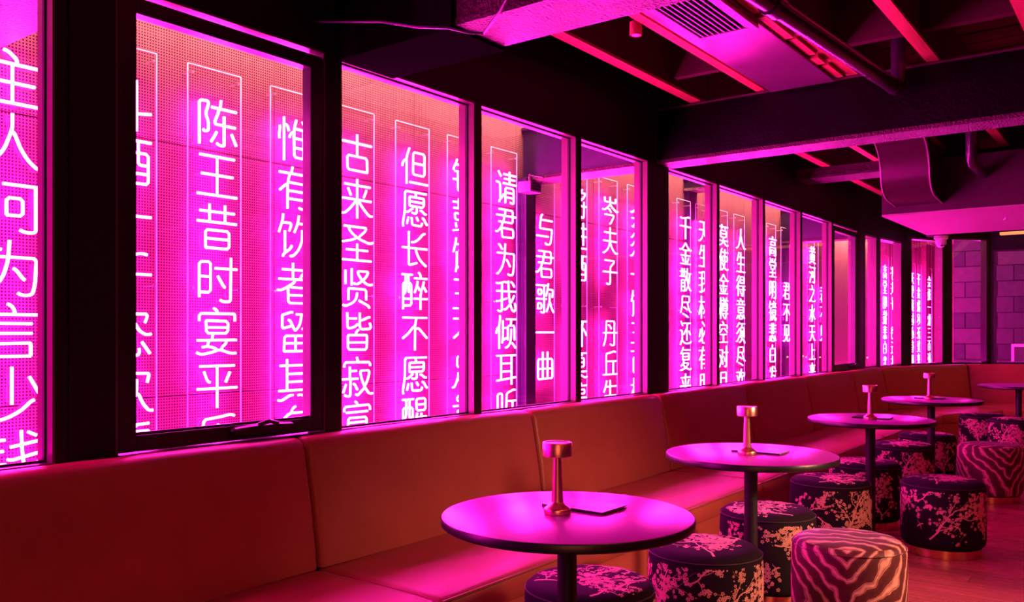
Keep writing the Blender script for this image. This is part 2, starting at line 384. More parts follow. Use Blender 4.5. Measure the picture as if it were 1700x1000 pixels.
# ---- the far wall bends round the corner in glazed bays
FP = [(9.43, 2.5), (10.75, 2.37), (11.4, 2.06), (11.9, 1.67), (11.95, -3.0)]
wf = struct(empty('wall_far', (11, 2, FZ)))
def seg_prism(name, m, parent, a, b, y0, y1, z0, z1):
    # a prism along the ground line a-b, from y0 to y1 behind it
    d = Vector((b[0]-a[0], b[1]-a[1])); d.normalize(); n = Vector((-d.y, d.x))
    if n.x < 0 and abs(n.x) > abs(n.y): n = -n
    if n.y < 0 and abs(n.y) >= abs(n.x): n = -n
    q = [(p[0]+n.x*o, p[1]+n.y*o) for p, o in ((a, y0), (b, y0), (b, y1), (a, y1))]
    return MB().hexa([(u, v, z0) for u, v in q]+[(u, v, z1) for u, v in q]).build(name, m, parent)
def lerp(a, b, t): return (a[0]+(b[0]-a[0])*t, a[1]+(b[1]-a[1])*t)
heads = [2.30, 2.37, 2.40, 2.26]
wn = 11
for i in range(4):
    a, b = FP[i], FP[i+1]; h = heads[i]
    seg_prism('dado', 'black', wf, a, b, 0, 0.09, FZ, 0.885)
    seg_prism('header', 'black', wf, a, b, 0, 0.09, h, 2.95)
    L_ = math.dist(a, b)
    if i == 0: bays = [(0.03, 0.29), (0.36, 0.875)]
    elif i == 1: bays = [(0.10, 0.90)]
    elif i == 2: bays = [(0.08, 0.93)]
    else: bays = [(0.006, 0.36), (0.38, 0.68), (0.70, 0.98)]
    edges = [0]+[v for bb in bays for v in bb]+[1]
    for k in range(0, len(edges), 2):
        if edges[k+1] > edges[k]: seg_prism('post', 'blackpost', wf, lerp(a, b, edges[k]), lerp(a, b, edges[k+1]), 0, 0.09, 0.885, h)
    for u0, u1 in bays:
        p, q = lerp(a, b, u0), lerp(a, b, u1)
        t = struct(empty('window_%d' % wn, ((p[0]+q[0])/2, (p[1]+q[1])/2, 0.885))); wn += 1
        e = 0.02/math.dist(p, q)
        fm = 'frame' if i < 2 else 'sash'
        seg_prism('jamb', fm, t, p, lerp(p, q, e), 0, 0.09, 0.885, h); seg_prism('jamb', fm, t, lerp(p, q, 1-e), q, 0, 0.09, 0.885, h)
        seg_prism('head', fm, t, lerp(p, q, e), lerp(p, q, 1-e), 0, 0.09, h-0.02, h); seg_prism('sill', fm, t, lerp(p, q, e), lerp(p, q, 1-e), 0, 0.09, 0.885, 0.905)
        seg_prism('pane', 'glass', t, lerp(p, q, e), lerp(p, q, 1-e), 0.04, 0.044, 0.905, h-0.02)

# ---- right and rear walls close the room (behind the camera)
struct(MB().box(-2.0, 14.0, -5.1, -5.0, FZ, 2.95).build('wall_right', 'black'))
struct(MB().box(-2.1, -2.0, -5.0, 2.59, FZ, 2.95).build('wall_rear', 'black'))

# ---- ceiling: timber deck of separate boards over the joists
ce = struct(H(MB().box(-2.0, 14.0, -5.0, 3.7, 2.955, 2.99).build('ceiling', 'black', origin=(6, 0, 2.955)), (6, 0, 2.955)))
x = 1.6
while x < 11.0:
    wd = random.uniform(0.085, 0.105)
    z = 2.905+random.uniform(0, 0.012)
    B('board', M['deck'][random.randrange(3)], ce, x+0.003, x+wd-0.003, -3.5, 2.49, z, 2.955)
    x += wd

# ---- sign gallery outside the windows: pegboard, lining, outer steel
wo = struct(H(MB().box(0.2, 13.7, 3.525, 3.62, FZ, 2.95).build('wall_outer', 'gasket', origin=(7, 3.525, FZ)), (7, 3.525, FZ)))
x0 = -0.28
for i in range(11):
    a, b = 0.72+i, 1.72+i
    for c, d in ((0.2, 0.98), (0.98, 2.10), (2.10, 2.95)):
        MB().box(a+0.002, b-0.002, 3.51, 3.525, c+0.002, d-0.002).build('pegboard_panel', 'peg', wo, bevel=0.0015)
B('smooth_panel', 'pinkwall', wo, 11.722, 13.7, 3.505, 3.525, 0.2, 2.95)
B('pegboard_panel', 'peg', wo, 0.2, 0.718, 3.51, 3.525, 0.2, 2.95)
struct(MB().box(0.2, 13.7, 2.59, 3.62, 2.95, 2.99).build('trim_1', 'outsoffit'))          # lining over the gallery
struct(MB().box(0.2, 13.7, 2.59, 3.51, 0.20, 0.26).build('trim_2', 'outsoffit'))          # gallery floor
struct(MB().box(0.1, 0.2, 2.59, 3.62, FZ, 2.99).build('trim_3', 'outsoffit'))             # gallery end

# ================================================================== CEILING STEEL AND TIMBER
def ibeam(name, label, x0, x1, y0, y1, z0, z1, m, flange=0.022):
    t = empty(name, ((x0+x1)/2, (y0+y1)/2, z0)); tag(t, label, 'beam', 'steel roof beams')
    B('bottom_flange', 'foil', t, x0, x1, y0, y1, z0, z0+flange)
    B('top_flange', 'frame' if m == 'beam' else m, t, x0, x1, y0, y1, z1-flange*0.5, z1)  # paler on the black beam, painting a highlight along its top edge
    xm = (x0+x1)/2
    B('web', m, t, x0+0.004, x0+0.03, y0, y1, z0+flange, z1-flange*0.5)
    return t
bm1 = ibeam('roof_beam', 'wide pink-lit steel ceiling beam nearest the camera, at top centre', 2.23, 2.50, -4.9, 2.49, 2.30, 2.62, 'foil')
MB().box(2.215, 2.515, 1.92, 2.49, 2.288, 2.632).build('wall_end_shade', 'mattblack', bm1)  # black box painting the shade on the beam's wall end
bm2 = ibeam('roof_beam', 'deep black steel ceiling beam crossing the middle of the room', 4.80, 5.00, -4.9, 2.49, 2.30, 2.635, 'beam')
for k in range(9):
    MB().lathe([(0.0, 0), (0.009, 0), (0.009, 0.006), (0.0, 0.006)], (4.83, 1.45-k*0.13-0.07*(k % 2), 2.322), 8).build('bolt', 'steel', bm2)
ibeam('roof_beam', 'shallow ceiling beam between black beam and boxed soffit', 7.32, 7.62, -4.9, 2.49, 2.555, 2.64, 'foil')

# joists run away from the camera over the beams
jl = [(2.20, 2.27), (1.81, 1.862), (1.30, 1.36), (0.905, 0.965), (0.45, 0.51), (0.0, 0.06), (-0.45, -0.39), (-0.9, -0.84)]
jn = ['first timber ceiling joist out from the windows', 'second ceiling joist from the windows, beside the air grille panel', 'third ceiling joist from the windows with short packing blocks', 'fourth ceiling joist from the windows, right of the long pipe',
      'fifth ceiling joist from the windows, at top right', 'sixth ceiling joist from the windows', 'seventh ceiling joist from the windows', 'eighth ceiling joist from the windows']
joists = []
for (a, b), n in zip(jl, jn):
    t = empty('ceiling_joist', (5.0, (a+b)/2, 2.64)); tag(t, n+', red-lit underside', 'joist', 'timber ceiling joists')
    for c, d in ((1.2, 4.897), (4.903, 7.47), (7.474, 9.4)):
        B('length', 'shadedjoist', t, c, d, a, b, 2.656, 2.904); B('lit_strip', 'joist', t, c, d, a, b, 2.641, 2.656)  # dark sides, pale underside: light from below put into the colours
    B('batten', 'shadedjoist', t, 1.2, 4.75, b+0.004, b+0.022, 2.75, 2.904) if a < 1.0 else None
    joists.append(t)
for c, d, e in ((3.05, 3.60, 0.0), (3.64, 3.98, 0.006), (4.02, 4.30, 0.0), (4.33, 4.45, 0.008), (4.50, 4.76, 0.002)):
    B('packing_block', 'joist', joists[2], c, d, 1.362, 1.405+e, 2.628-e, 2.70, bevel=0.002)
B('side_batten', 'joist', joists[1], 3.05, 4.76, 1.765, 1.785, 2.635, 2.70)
for i in range(len(jl)-1):                                         # solid blocking between joists
    if i in (1,): continue
    a, b = jl[i+1][1], jl[i][0]
    o = tag(MB().box(4.40, 4.45, a+0.001, b-0.001, 2.68, 2.90).build('joist_blocking', 'shadedjoist'),
            ['dark timber blocking between first and second joists', '', 'dark timber blocking between third and fourth joists', 'dark timber blocking between fourth and fifth joists', 'dark timber blocking between fifth and sixth joists', 'dark timber blocking between sixth and seventh joists', 'dark timber blocking between seventh and eighth joists'][i], 'blocking', 'joist blocking')

# air plenum with slot grille between two joists
pl = empty('air_plenum', (4.0, 1.58, 2.61)); tag(pl, 'smooth painted air plenum panel with slotted grille between two joists', 'air vent')
B('panel', 'plenum', pl, 2.62, 4.77, 1.41, 1.76, 2.612, 2.66, bevel=0.004)
gx0, gx1, gy0, gy1 = 3.0, 3.68, 1.413, 1.705
fr = sub(B('grille_back', 'void', pl, gx0+0.03, gx1-0.03, gy0+0.03, gy1-0.03, 2.606, 2.611), pl)
for q in ((gx0, gx1, gy0, gy0+0.035), (gx0, gx1, gy1-0.035, gy1), (gx0, gx0+0.04, gy0+0.035, gy1-0.035), (gx1-0.04, gx1, gy0+0.035, gy1-0.035)):
    B('grille_frame', 'grille', pl, q[0], q[1], q[2], q[3], 2.590, 2.6115, bevel=0.003)
ns = 9
for k in range(ns):
    y = gy0+0.045+(gy1-gy0-0.09)*k/(ns-1)
    MB().hexa([(gx0+0.04, y-0.008, 2.592), (gx1-0.04, y-0.008, 2.592), (gx1-0.04, y-0.001, 2.592), (gx0+0.04, y-0.001, 2.592),
               (gx0+0.04, y+0.002, 2.610), (gx1-0.04, y+0.002, 2.610), (gx1-0.04, y+0.005, 2.610), (gx0+0.04, y+0.005, 2.610)]).build('slat', 'grille', pl)

# drain pipe with an elbow and riser
pp = empty('drain_pipe', (3.9, 1.08, 2.40)); tag(pp, 'long black drain pipe running to an elbow at the black beam', 'pipe')
MB().tube([(2.56, 1.095, 2.386), (2.95, 1.09, 2.405), (4.60, 1.08, 2.495)], 0.036, 16).build('run', 'pipe', pp, smooth=True)
MB().tube([(4.60, 1.08, 2.495), (4.66, 1.08, 2.498), (4.70, 1.08, 2.510), (4.72, 1.08, 2.545), (4.722, 1.08, 2.60)], 0.039, 16).build('elbow', 'pipe', pp, smooth=True)
MB().tube([(4.722, 1.08, 2.60), (4.722, 1.08, 2.90)], 0.036, 16).build('riser', 'pipe', pp, smooth=True)
MB().tube([(2.93, 1.09, 2.404), (3.01, 1.09, 2.408)], 0.043, 16).build('coupling', 'pipe', pp, smooth=True)
tag(MB().tube([(6.5, 1.03, 2.90), (6.5, 1.03, 2.47), (6.515, 1.03, 2.43), (6.56, 1.03, 2.405), (6.998, 1.03, 2.40)], 0.034, 14).build('short_drain_pipe', 'pipe', smooth=True), 'short black pipe dropping onto the boxed soffit', 'pipe')

# sheet-metal duct sweeping down onto the boxed soffit
du = empty('air_duct', (6.4, 1.45, 2.2)); tag(du, 'curved sheet metal duct sweeping down onto the soffit', 'duct')
prof = [(5.02, 2.615), (6.30, 2.610)]
for k in range(1, 9):
    a = k/8*math.pi*0.46; prof.append((6.30+0.27*math.sin(a), 2.610-0.27*(1-math.cos(a))*0.9))
xe, ze = prof[-1]
for k in range(1, 9):
    a = k/8*math.pi*0.44; prof.append((xe+0.20*(1-math.cos(a)), ze-0.155*math.sin(a)*1.05))
prof.append((7.0, prof[-1][1]-0.02))
ya, yb = 1.30, 1.62
m = MB(); n = len(prof)
for y in (ya, yb):
    for (px_, pz_) in prof: m.v.append((px_, y, pz_))
    for (px_, pz_) in prof: m.v.append((px_, y, max(pz_, 2.638) if px_ < 6.6 else 2.60))
for i in range(n-1):
    m.f.append((i, i+1, 2*n+i+1, 2*n+i)); m.f.append((n+i, 2*n+n+i, 2*n+n+i+1, n+i+1))
    m.f.append((i, n+i, n+i+1, i+1)); m.f.append((2*n+i, 2*n+i+1, 3*n+i+1, 3*n+i))
m.f.append((0, 2*n, 3*n, n)); m.f.append((n-1, 2*n-1, 4*n-1, 3*n-1))
m.build('duct_body', 'duct', du, smooth=True)
for y in (ya, yb): MB().tube([(a, y, b) for a, b in prof[1:]], 0.007, 6).build('seam_bead', 'ductseam', du, smooth=True)
so = empty('boxed_soffit', (7.8, -0.6, 2.15)); tag(so, 'boxed ceiling soffit with bright pink underside, at far right', 'soffit')
B('box', 'soffit', so, 7.0, 8.6, -3.0, 1.72, 2.162, 2.55, bevel=0.003)
B('underside_panel', 'litsoffit', so, 7.0, 8.6, -3.0, 1.72, 2.15, 2.162)  # paler than the box sides, so its lit look is in the colour
MB().lathe([(0, 0), (0.016, 0), (0.016, 0.006), (0.006, 0.008), (0.006, 0.02), (0, 0.02)], (7.62, 0.97, 2.130), 12).build('sprinkler_head', 'steel', so)

# small fittings
sp = empty('spot_fitting', (3.46, 1.95, 2.60)); tag(sp, 'tiny cylindrical spot fitting beside the second joist', 'spotlight')
MB().lathe([(0, 0.012), (0.020, 0.012), (0.026, 0.0), (0.028, 0.004), (0.028, 0.06), (0, 0.06)], (3.46, 1.90, 2.60), 20).build('can', 'joist', sp, smooth=True)
MB().lathe([(0, 0.0), (0.019, 0.0), (0.019, 0.006), (0, 0.006)], (3.46, 1.90, 2.602), 20).build('lens', 'white', sp)
MB().lathe([(0, 0.06), (0.008, 0.06), (0.008, 0.305), (0, 0.305)], (3.46, 1.90, 2.60), 8).build('stem', 'joist', sp)
cb = [(2.10, 2.49, 2.40), (2.11, 2.15, 2.33), (2.15, 2.02, 2.295), (2.19, 1.91, 2.28), (2.25, 1.87, 2.272), (2.29, 1.84, 2.275), (2.24, 1.76, 2.286), (2.20, 1.70, 2.292), (2.15, 1.61, 2.33), (2.14, 1.55, 2.45), (2.14, 1.52, 2.90)]
tag(MB().tube(cb, 0.005, 6).build('loose_cable', 'cable', smooth=True), 'thin loose cable drooping beside the nearest beam', 'cable')

# outer steel seen through the glass
def outer_beam(label, x0, x1, y0, y1, z0, z1, post=None):
    t = empty('outer_beam', ((x0+x1)/2, (y0+y1)/2, z0)); tag(t, label, 'beam', 'outer steel beams')
    B('bottom_flange', 'foil', t, x0-0.02, x1, y0, y1, z0, z0+0.02); B('web', 'purplesteel', t, x0, x1-0.02, y0, y1, z0+0.02, z1)
    B('top_flange', 'purplesteel', t, x0-0.02, x1, y0, y1, z1, z1+0.02)
    if post: B('column', 'purplesteel', t, post[0], post[1], post[2], post[3], 0.26, z0)
    return t
outer_beam('bright crumpled steel beam outside the leftmost window', 1.15, 1.41, 2.60, 3.45, 2.30, 2.62)
outer_beam('purple steel beam on a column behind the third and fourth glass panes', 4.80, 5.00, 2.60, 3.505, 2.30, 2.64, (4.70, 4.81, 3.41, 3.505))
outer_beam('purple beam on a column behind the first pane past the black beam', 7.30, 7.50, 2.60, 3.505, 2.56, 2.66, (7.32, 7.48, 3.465, 3.505))
outer_beam('purple steel beam behind the last fixed panes', 9.82, 10.0, 2.60, 3.505, 2.29, 2.66, (9.84, 9.98, 3.465, 3.505))
fd = empty('flood_light', (4.66, 3.30, 2.17)); tag(fd, 'small finned flood light behind the third pane', 'floodlight')
B('housing', 'frame', fd, 4.57, 4.69, 3.28, 3.38, 2.18, 2.25, bevel=0.004)
for k in range(4): B('fin', 'gasket', fd, 4.575, 4.685, 3.272, 3.28, 2.188+k*0.016, 2.194+k*0.016)
MB().tube([(4.63, 3.33, 2.25), (4.63, 3.33, 2.30), (4.80, 3.33, 2.31)], 0.008, 6).build('bracket', 'frame', fd)
# centre lines of the tube letters on a 0..89 grid: each inner list is one bent tube, x, y, x, y ...
GLYPH = {
    '主': [[32,82,38,81,47,74,50,71,50,64],[44,64,44,9],[75,37,14,37],[10,64,79,64],[84,8,5,8]],
    '人': [[88,9,80,8,74,12,65,20,55,35,47,55,44,58],[44,84,44,63,34,34,27,23,17,13,9,8,1,8]],
    '何': [[54,9,61,6,72,6,76,8,76,73],[6,43,8,50,12,56,17,58],[36,29,58,29,58,54,36,54,36,29],[25,84,18,63,18,3],[31,73,85,73]],
    '为': [[29,70,25,71,18,80,13,81],[45,44,49,42,58,30,61,28],[51,9,56,6,65,6,69,7,72,10,75,23,77,60,8,60],[6,8,10,8,21,18,29,28,33,37,38,55,40,84]],
    '言': [[71,56,18,56],[18,42,71,42],[37,84,42,82,45,78,47,74,47,69],[69,9,20,9,19,27,68,28,69,26,69,9],[5,69,84,69]],
    '少': [[0,9,9,6,37,12,53,20,61,26,69,34,74,36],[82,43,67,70],[22,70,17,57,8,42],[43,31,43,85]],
    '钱': [[77,75,65,81],[37,10,43,8,64,18],[34,72,15,72],[81,38,69,24,64,22],[21,12,21,56],[35,37,6,37],[41,61,81,67],[10,56,32,56],[83,50,42,42,37,44],[36,18,18,8,16,3],[80,20,83,13,82,8,79,6,72,7,66,14,61,27,59,38,57,56,56,84],[6,57,6,63,15,76,18,84]],
    '斗': [[43,66,23,77],[11,54,16,55,35,45],[5,26,9,24,84,34],[59,3,59,84]],
    '酒': [[8,81,21,74],[32,26,79,26],[8,7,20,34],[18,50,5,56],[32,37,39,37,46,45,47,50,47,78],[62,78,62,42,65,40,79,40],[27,78,84,78],[79,40,79,10,32,10,32,59,79,59,79,40]],
    '十': [[5,48,84,48],[44,84,44,4]],
    '千': [[77,78,69,80,42,75,14,72,7,75],[84,46,5,46],[44,3,44,75]],
    '恣': [[3,48,8,47,28,55],[9,79,27,71],[82,9,68,28],[18,26,10,12,5,9],[30,27,30,12,31,9,33,7,61,7,63,9,64,13,63,18],[53,24,42,31,36,32],[84,41,77,39,68,43,63,47,57,57,54,59],[44,84,38,70,32,60],[55,72,54,63,47,49,42,44,33,39,30,38,25,40],[73,59,77,68,77,73,42,73]],
    '欢': [[87,8,81,7,75,13,68,22,63,34,60,36],[7,60,20,41,24,39],[31,17,32,22,27,30,24,32],[32,7,37,6,40,9,47,15,53,23,59,41,59,59],[51,84,47,65,41,51],[49,69,79,68,80,65,77,53],[3,13,7,13,10,16,20,30,29,50,34,70,32,72,5,72]],
    '谑': [[24,69,15,78],[4,54,18,53,18,16],[80,78,56,77,55,66],[13,6,17,12,27,20,29,26],[41,20,85,20],[81,7,50,7,50,32,79,32],[53,66,53,49,55,44,60,43,75,43,78,45,79,49],[71,55,41,53],[32,3,30,8,34,23,36,39,36,66,79,66,80,64,78,56]],
    '陈': [[32,10,39,21,43,29],[52,85,50,70],[83,10,73,30],[16,29,20,26,23,27,26,28,27,32,27,44,21,56,27,74,27,77,24,79,9,78,9,3],[81,42,39,42,40,48,47,64,47,70],[43,9,49,6,56,6,58,7,58,58],[83,70,33,70]],
    '王': [[76,44,13,44],[44,76,44,10],[5,9,84,9],[10,76,79,76]],
    '昔': [[21,24,68,24],[29,84,29,53],[5,53,83,53],[60,53,60,84],[79,71,10,71],[21,8,21,39,68,39,68,8,21,8]],
    '时': [[45,51,57,33,60,31],[9,49,32,49],[72,84,71,9,69,7,57,6,50,9],[40,64,84,64],[9,13,9,74,31,75,31,22,9,22]],
    '宴': [[37,85,43,83,45,76],[66,52,22,52],[53,14,54,18,62,24,63,30],[25,20,28,30],[15,18,20,19,29,19,40,16,42,14],[80,63,80,75,78,76,9,76,9,63],[5,30,83,30],[34,31,36,42],[66,52,66,63,65,64,24,64,22,63,23,42,65,42,66,43,66,52],[4,9,10,6,18,6,38,10,48,14,73,6,82,7]],
    '平': [[70,65,61,47],[18,67,25,50,30,48],[5,37,84,37],[44,3,44,76],[10,76,79,76]],
    '乐': [[82,10,65,33],[4,11,8,13,11,16,22,31],[82,46,14,46,18,75,52,78,72,81,79,78],[46,66,46,9,44,6,35,6,28,9]],
    '惟': [[64,66,65,74,60,83],[17,3,17,84],[30,47,30,50,34,57,39,59],[7,67,8,63,5,47,7,42],[28,59,25,69,21,71],[40,48,80,48],[80,30,40,30],[63,11,63,66],[84,11,41,12,40,55,42,72,46,83],[42,66,82,66]],
    '有': [[34,71,37,84],[7,37,20,48,24,50],[70,23,25,23],[70,38,25,38],[6,71,83,71],[26,54,70,53,69,7,67,6,57,6,52,8],[25,4,25,46,27,60,31,70]],
    '饮': [[19,13,19,53],[29,53,33,62,34,68,13,68],[88,8,82,7,76,12,69,20,64,34,60,36],[50,69,80,68,80,63,78,54,79,50],[41,51,49,68,52,84],[60,57,60,41,57,30,53,22,48,15,38,6,31,6],[15,84,14,73,5,49],[35,26,32,20,16,9,14,4]],
    '者': [[26,23,70,23],[79,80,57,59,55,54],[38,84,38,53],[13,71,60,71,65,68],[83,53,5,53],[32,39,34,38,70,37,70,8,27,8,26,37],[2,32,8,31,21,36,41,47,43,52]],
    '留': [[58,78,57,69,54,59,50,52,43,47],[46,78,78,77,77,58,75,50,73,48,65,48,60,51],[35,56,19,52,13,51,13,74,13,76,34,82,37,81],[27,67,31,66,39,52,43,47],[17,8,18,37,72,37,71,8,17,8],[44,8,44,37],[17,23,72,23]],
    '其': [[50,15,57,16,78,7,86,7],[24,56,65,56],[3,8,10,6,31,16,38,16],[24,41,65,41],[8,72,81,72],[65,25,65,84],[83,25,5,25],[24,25,24,84]],
    '名': [[36,39,40,46],[34,74,37,82,44,85],[40,46,38,50,28,57,22,57],[5,60,12,60,30,73,67,73,69,72,67,67,57,56,46,48,40,46],[2,35,9,32,31,38,72,37,73,36,73,11,26,10,25,36]],
    '古': [[44,84,44,40],[5,66,84,66],[72,10,71,39,17,39,18,10,72,10]],
    '来': [[27,49,19,64],[69,65,69,62,62,48],[41,40,31,29,19,18,8,11,2,12],[86,12,80,11,70,17,57,29,48,40],[10,71,80,71],[44,4,44,84],[83,42,5,42]],
    '圣': [[5,45,26,49,39,53,40,55],[44,43,44,9],[15,30,73,30],[49,55,50,58,66,70,68,74,68,77,9,77],[5,9,83,9],[21,77,22,71,29,64,37,59,52,52,79,45,88,48]],
    '贤': [[78,3,76,7,49,18],[69,19,69,41,21,42,20,40,20,18],[29,48,29,83],[12,50,12,79],[44,34,42,22,34,14,27,11,13,6,6,8],[86,52,78,50,64,55,62,59],[35,53,42,50,56,57,68,66,73,73,74,78,46,78,46,73,58,59]],
    '皆': [[42,72,17,72],[71,23,19,23],[51,68,60,69,75,75,79,75],[40,38,42,46,48,49],[79,63,82,56,81,53,79,51,57,50,53,52,51,57,51,84],[45,61,40,56,25,52,18,52,17,84],[71,23,70,8,19,9,19,36,20,38,70,38,71,36,71,23]],
    '寂': [[46,75,43,84],[10,8,17,5,22,5,25,7,26,40],[45,17,38,28,34,30],[42,56,24,56],[65,21,47,7,45,6,40,8],[6,13,14,30],[24,40,24,65],[4,40,46,40],[80,65,80,73,79,74,10,74,9,73,9,64],[87,8,80,7,74,11,67,19,57,37,53,51,53,56,78,56,77,48,73,36,67,27,65,25]],
    '寞': [[45,76,44,82,38,84],[88,9,79,6,65,9,54,14,51,16,50,20],[44,31,43,21],[39,20,36,14,27,9,9,5,2,7],[70,42,19,42],[73,63,15,63],[9,65,9,75,10,76,79,76,80,75,80,65],[70,42,70,51,69,52,20,52,19,51,19,33,21,31,68,31,70,33,70,42],[6,21,83,21]],
    '但': [[38,52,75,52],[28,9,85,9],[17,57,12,55,6,49,5,41],[27,83,18,63,18,4],[75,52,75,27,38,27,39,76,75,76,75,52]],
    '愿': [[84,11,80,13,73,23,68,25],[50,47,50,37,49,33,41,32,35,34],[67,14,66,8,62,6,37,7,35,10,34,24],[73,58,27,58],[81,79,13,79,12,33,6,7,8,1],[48,69,48,72,46,76],[55,17,49,25],[61,41,65,41,76,34,80,34],[38,43,33,41,23,34,17,34],[24,23,19,8],[73,58,73,66,72,68,29,68,27,67,27,49,29,48,72,48,73,49,73,58]],
    '长': [[76,81,70,80,57,68,42,60,34,60],[80,9,67,17,57,25,48,40,47,47],[5,47,83,47],[25,83,25,10,30,10,50,15]],
    '醉': [[33,26,7,26],[51,54,54,53,58,49,59,45],[71,53,74,52,81,43],[63,73,61,82,56,85],[33,41,25,41,24,43,24,79],[84,27,41,27],[15,79,15,45,12,37,7,36],[73,66,71,57,64,44,64,39,62,36,62,3],[83,72,43,72],[7,3,7,61,32,61,33,12,7,11],[43,40,50,53,53,66],[4,79,36,79]],
    '不': [[6,31,23,41,38,55,43,57],[51,52,56,53,83,31],[49,75,45,62,44,4],[6,76,82,76]],
    '醒': [[79,66,49,66],[7,26,38,26],[50,38,82,38],[49,66,50,53,78,53,78,79,49,79,49,66],[7,37,13,38,17,45,17,79],[52,48,50,41,45,31,38,30],[85,7,44,7],[5,79,40,79],[48,23,80,23],[65,7,65,47],[27,79,27,41,29,39,38,39],[7,4,7,61,37,61,38,12,7,11]],
    '钟': [[35,72,14,72],[6,58,6,63,15,76,18,84],[5,37,35,37],[33,56,10,56],[37,22,34,16,27,12,21,12,21,56],[62,84,62,3],[80,35,80,63,43,63,43,35,80,35]],
    '鼓': [[38,29,33,26,30,12],[13,27,16,16],[14,49,10,48,11,34,37,34,36,49,14,49],[41,61,7,61],[24,61,24,84],[4,75,42,75],[84,68,45,68],[65,84,65,49],[43,14,4,8],[88,8,80,7,70,13,65,18,61,24,54,36,51,42,51,48,78,48,78,43,71,28,59,14,46,6,38,8]],
    '馔': [[53,17,36,6,29,6],[63,16,68,16,81,6,84,5],[31,22,29,18,23,14,17,13],[13,68,30,68,30,62,26,53],[69,23,69,49],[49,23,49,49],[36,39,83,39],[54,64,56,59,55,55,42,55,40,56,39,60,39,80,54,80,55,69,39,68],[81,64,83,59,81,55,67,55,65,56,64,60,65,80,79,80,80,69,64,68],[85,23,34,23],[13,3,17,18,17,51],[15,83,13,72,5,49]],
    '玉': [[58,35,73,20],[84,9,5,9],[79,76,9,76],[13,44,76,44],[44,76,44,9]],
    '足': [[45,53,18,54,18,78,73,77,73,54,45,53],[45,33,78,33],[21,26,24,24,32,15,39,11,52,7,83,6],[45,10,45,53],[2,7,8,7,14,15,21,30,23,41]],
    '贵': [[5,8,12,6,27,10,34,14,42,22,43,27,44,35],[50,17,79,6],[20,20,20,42,22,43,68,43,69,20],[44,77,69,77,70,75,70,66,69,65,18,65,19,77,44,77],[44,54,44,77],[5,54,84,54]],
    '请': [[23,69,12,81],[40,19,75,19],[40,31,75,31],[20,15,19,53,4,54],[40,4,41,43,75,43,75,7,73,6,66,5,61,8],[32,53,85,53],[15,4,16,9,31,20,33,26],[37,65,80,65],[58,84,58,54],[82,76,34,76]],
    '君': [[36,62,33,47],[39,63,40,78],[29,46,28,41,25,36,17,27,8,21,2,22],[84,63,5,63],[24,32,73,31,74,10,27,9,26,31],[14,47,71,47,71,78,15,78]],
    '我': [[60,23,56,21,42,10,35,11],[27,33,4,30],[60,28,67,31,77,46],[46,38,27,34],[64,80,70,78,78,68],[4,76,10,74,39,80,46,78],[83,56,5,56],[80,26,83,19,82,10,79,6,75,6,71,7,64,16,58,33,56,43,54,61,53,83],[27,76,26,8,24,6,16,5,10,8]],
    '倾': [[3,41,5,49,9,56,14,58],[44,30,36,26,30,25],[44,55,30,55],[41,6,46,6,50,8,58,14,61,19,64,30,65,53],[68,17,79,9,83,4],[65,76,63,62],[15,3,15,63,20,81,18,86],[45,77,85,77],[79,24,78,61,51,61,51,24],[27,17,30,30,30,74]],
    '耳': [[23,57,66,57],[23,37,66,37],[83,21,5,15],[66,77,66,3],[83,77,6,77],[23,77,23,17]],
    '听': [[70,4,70,53],[45,53,84,53],[36,4,36,8,42,21,44,34,46,73,74,81,81,80],[9,19,9,73,27,74,27,28,9,27]],
    '与': [[59,27,5,27],[77,70,24,70],[31,84,25,80,20,53,19,47,74,47,76,46,72,20,68,9,62,6,53,6,49,7,44,9]],
    '歌': [[10,16,27,16,27,30,10,31,10,16],[84,7,75,16,68,32,65,34],[79,47,78,50,81,67,56,68],[27,61,26,53,11,54,11,67,26,67,27,61],[65,58,65,38,59,22,50,8],[4,42,49,42],[39,78,39,8,38,6,31,5,24,8],[59,84,54,63,48,50],[48,78,4,78]],
    '一': [[85,44,4,44]],
    '曲': [[78,38,11,38],[55,11,55,83],[33,83,33,11],[11,38,11,11,78,12,77,64,11,64,11,38]],
    '将': [[23,59,16,59,8,69,5,71],[46,65,51,63,56,56],[51,16,44,26,38,30],[5,24,17,36,23,38],[23,3,23,84],[53,9,59,5,67,6,70,8,71,51],[32,38,84,38],[32,49,38,47,50,51,63,58,74,68,77,72,76,75,55,76],[31,67,36,66,39,67,50,75,57,82,62,84]],
    '进': [[10,81,21,68],[5,50,19,49,19,18],[7,5,7,9,8,11,14,16,19,18],[83,9,38,9,32,11,19,18],[31,66,82,66],[34,19,41,27,44,37,46,49,46,82],[83,43,30,43],[67,18,67,82]],
    '杯': [[66,55,82,39,83,35],[20,49,15,46,5,25,5,19],[33,36,38,37,47,45,54,52,59,54],[20,52,27,50,32,44,32,39],[59,3,60,59,65,75],[35,63,5,63],[21,3,21,84],[36,75,84,75]],
    '莫': [[43,24,44,37],[60,76,60,68],[72,50,17,50],[49,24,50,19,53,16,64,10,79,6,87,9],[1,8,8,6,25,10,36,16,38,19,40,24],[6,76,83,76],[28,84,28,68],[44,37,18,38,18,62,71,62,71,38,44,37],[5,24,83,24]],
    '停': [[53,84,56,80,57,75],[82,30,82,40,80,41,30,41,30,30],[56,28,56,9,55,6,45,5,38,9],[5,42,7,49,11,54,15,56],[60,52,39,52,38,64,74,64,74,52,60,52],[29,75,84,75],[36,28,76,28],[16,3,16,61,25,83]],
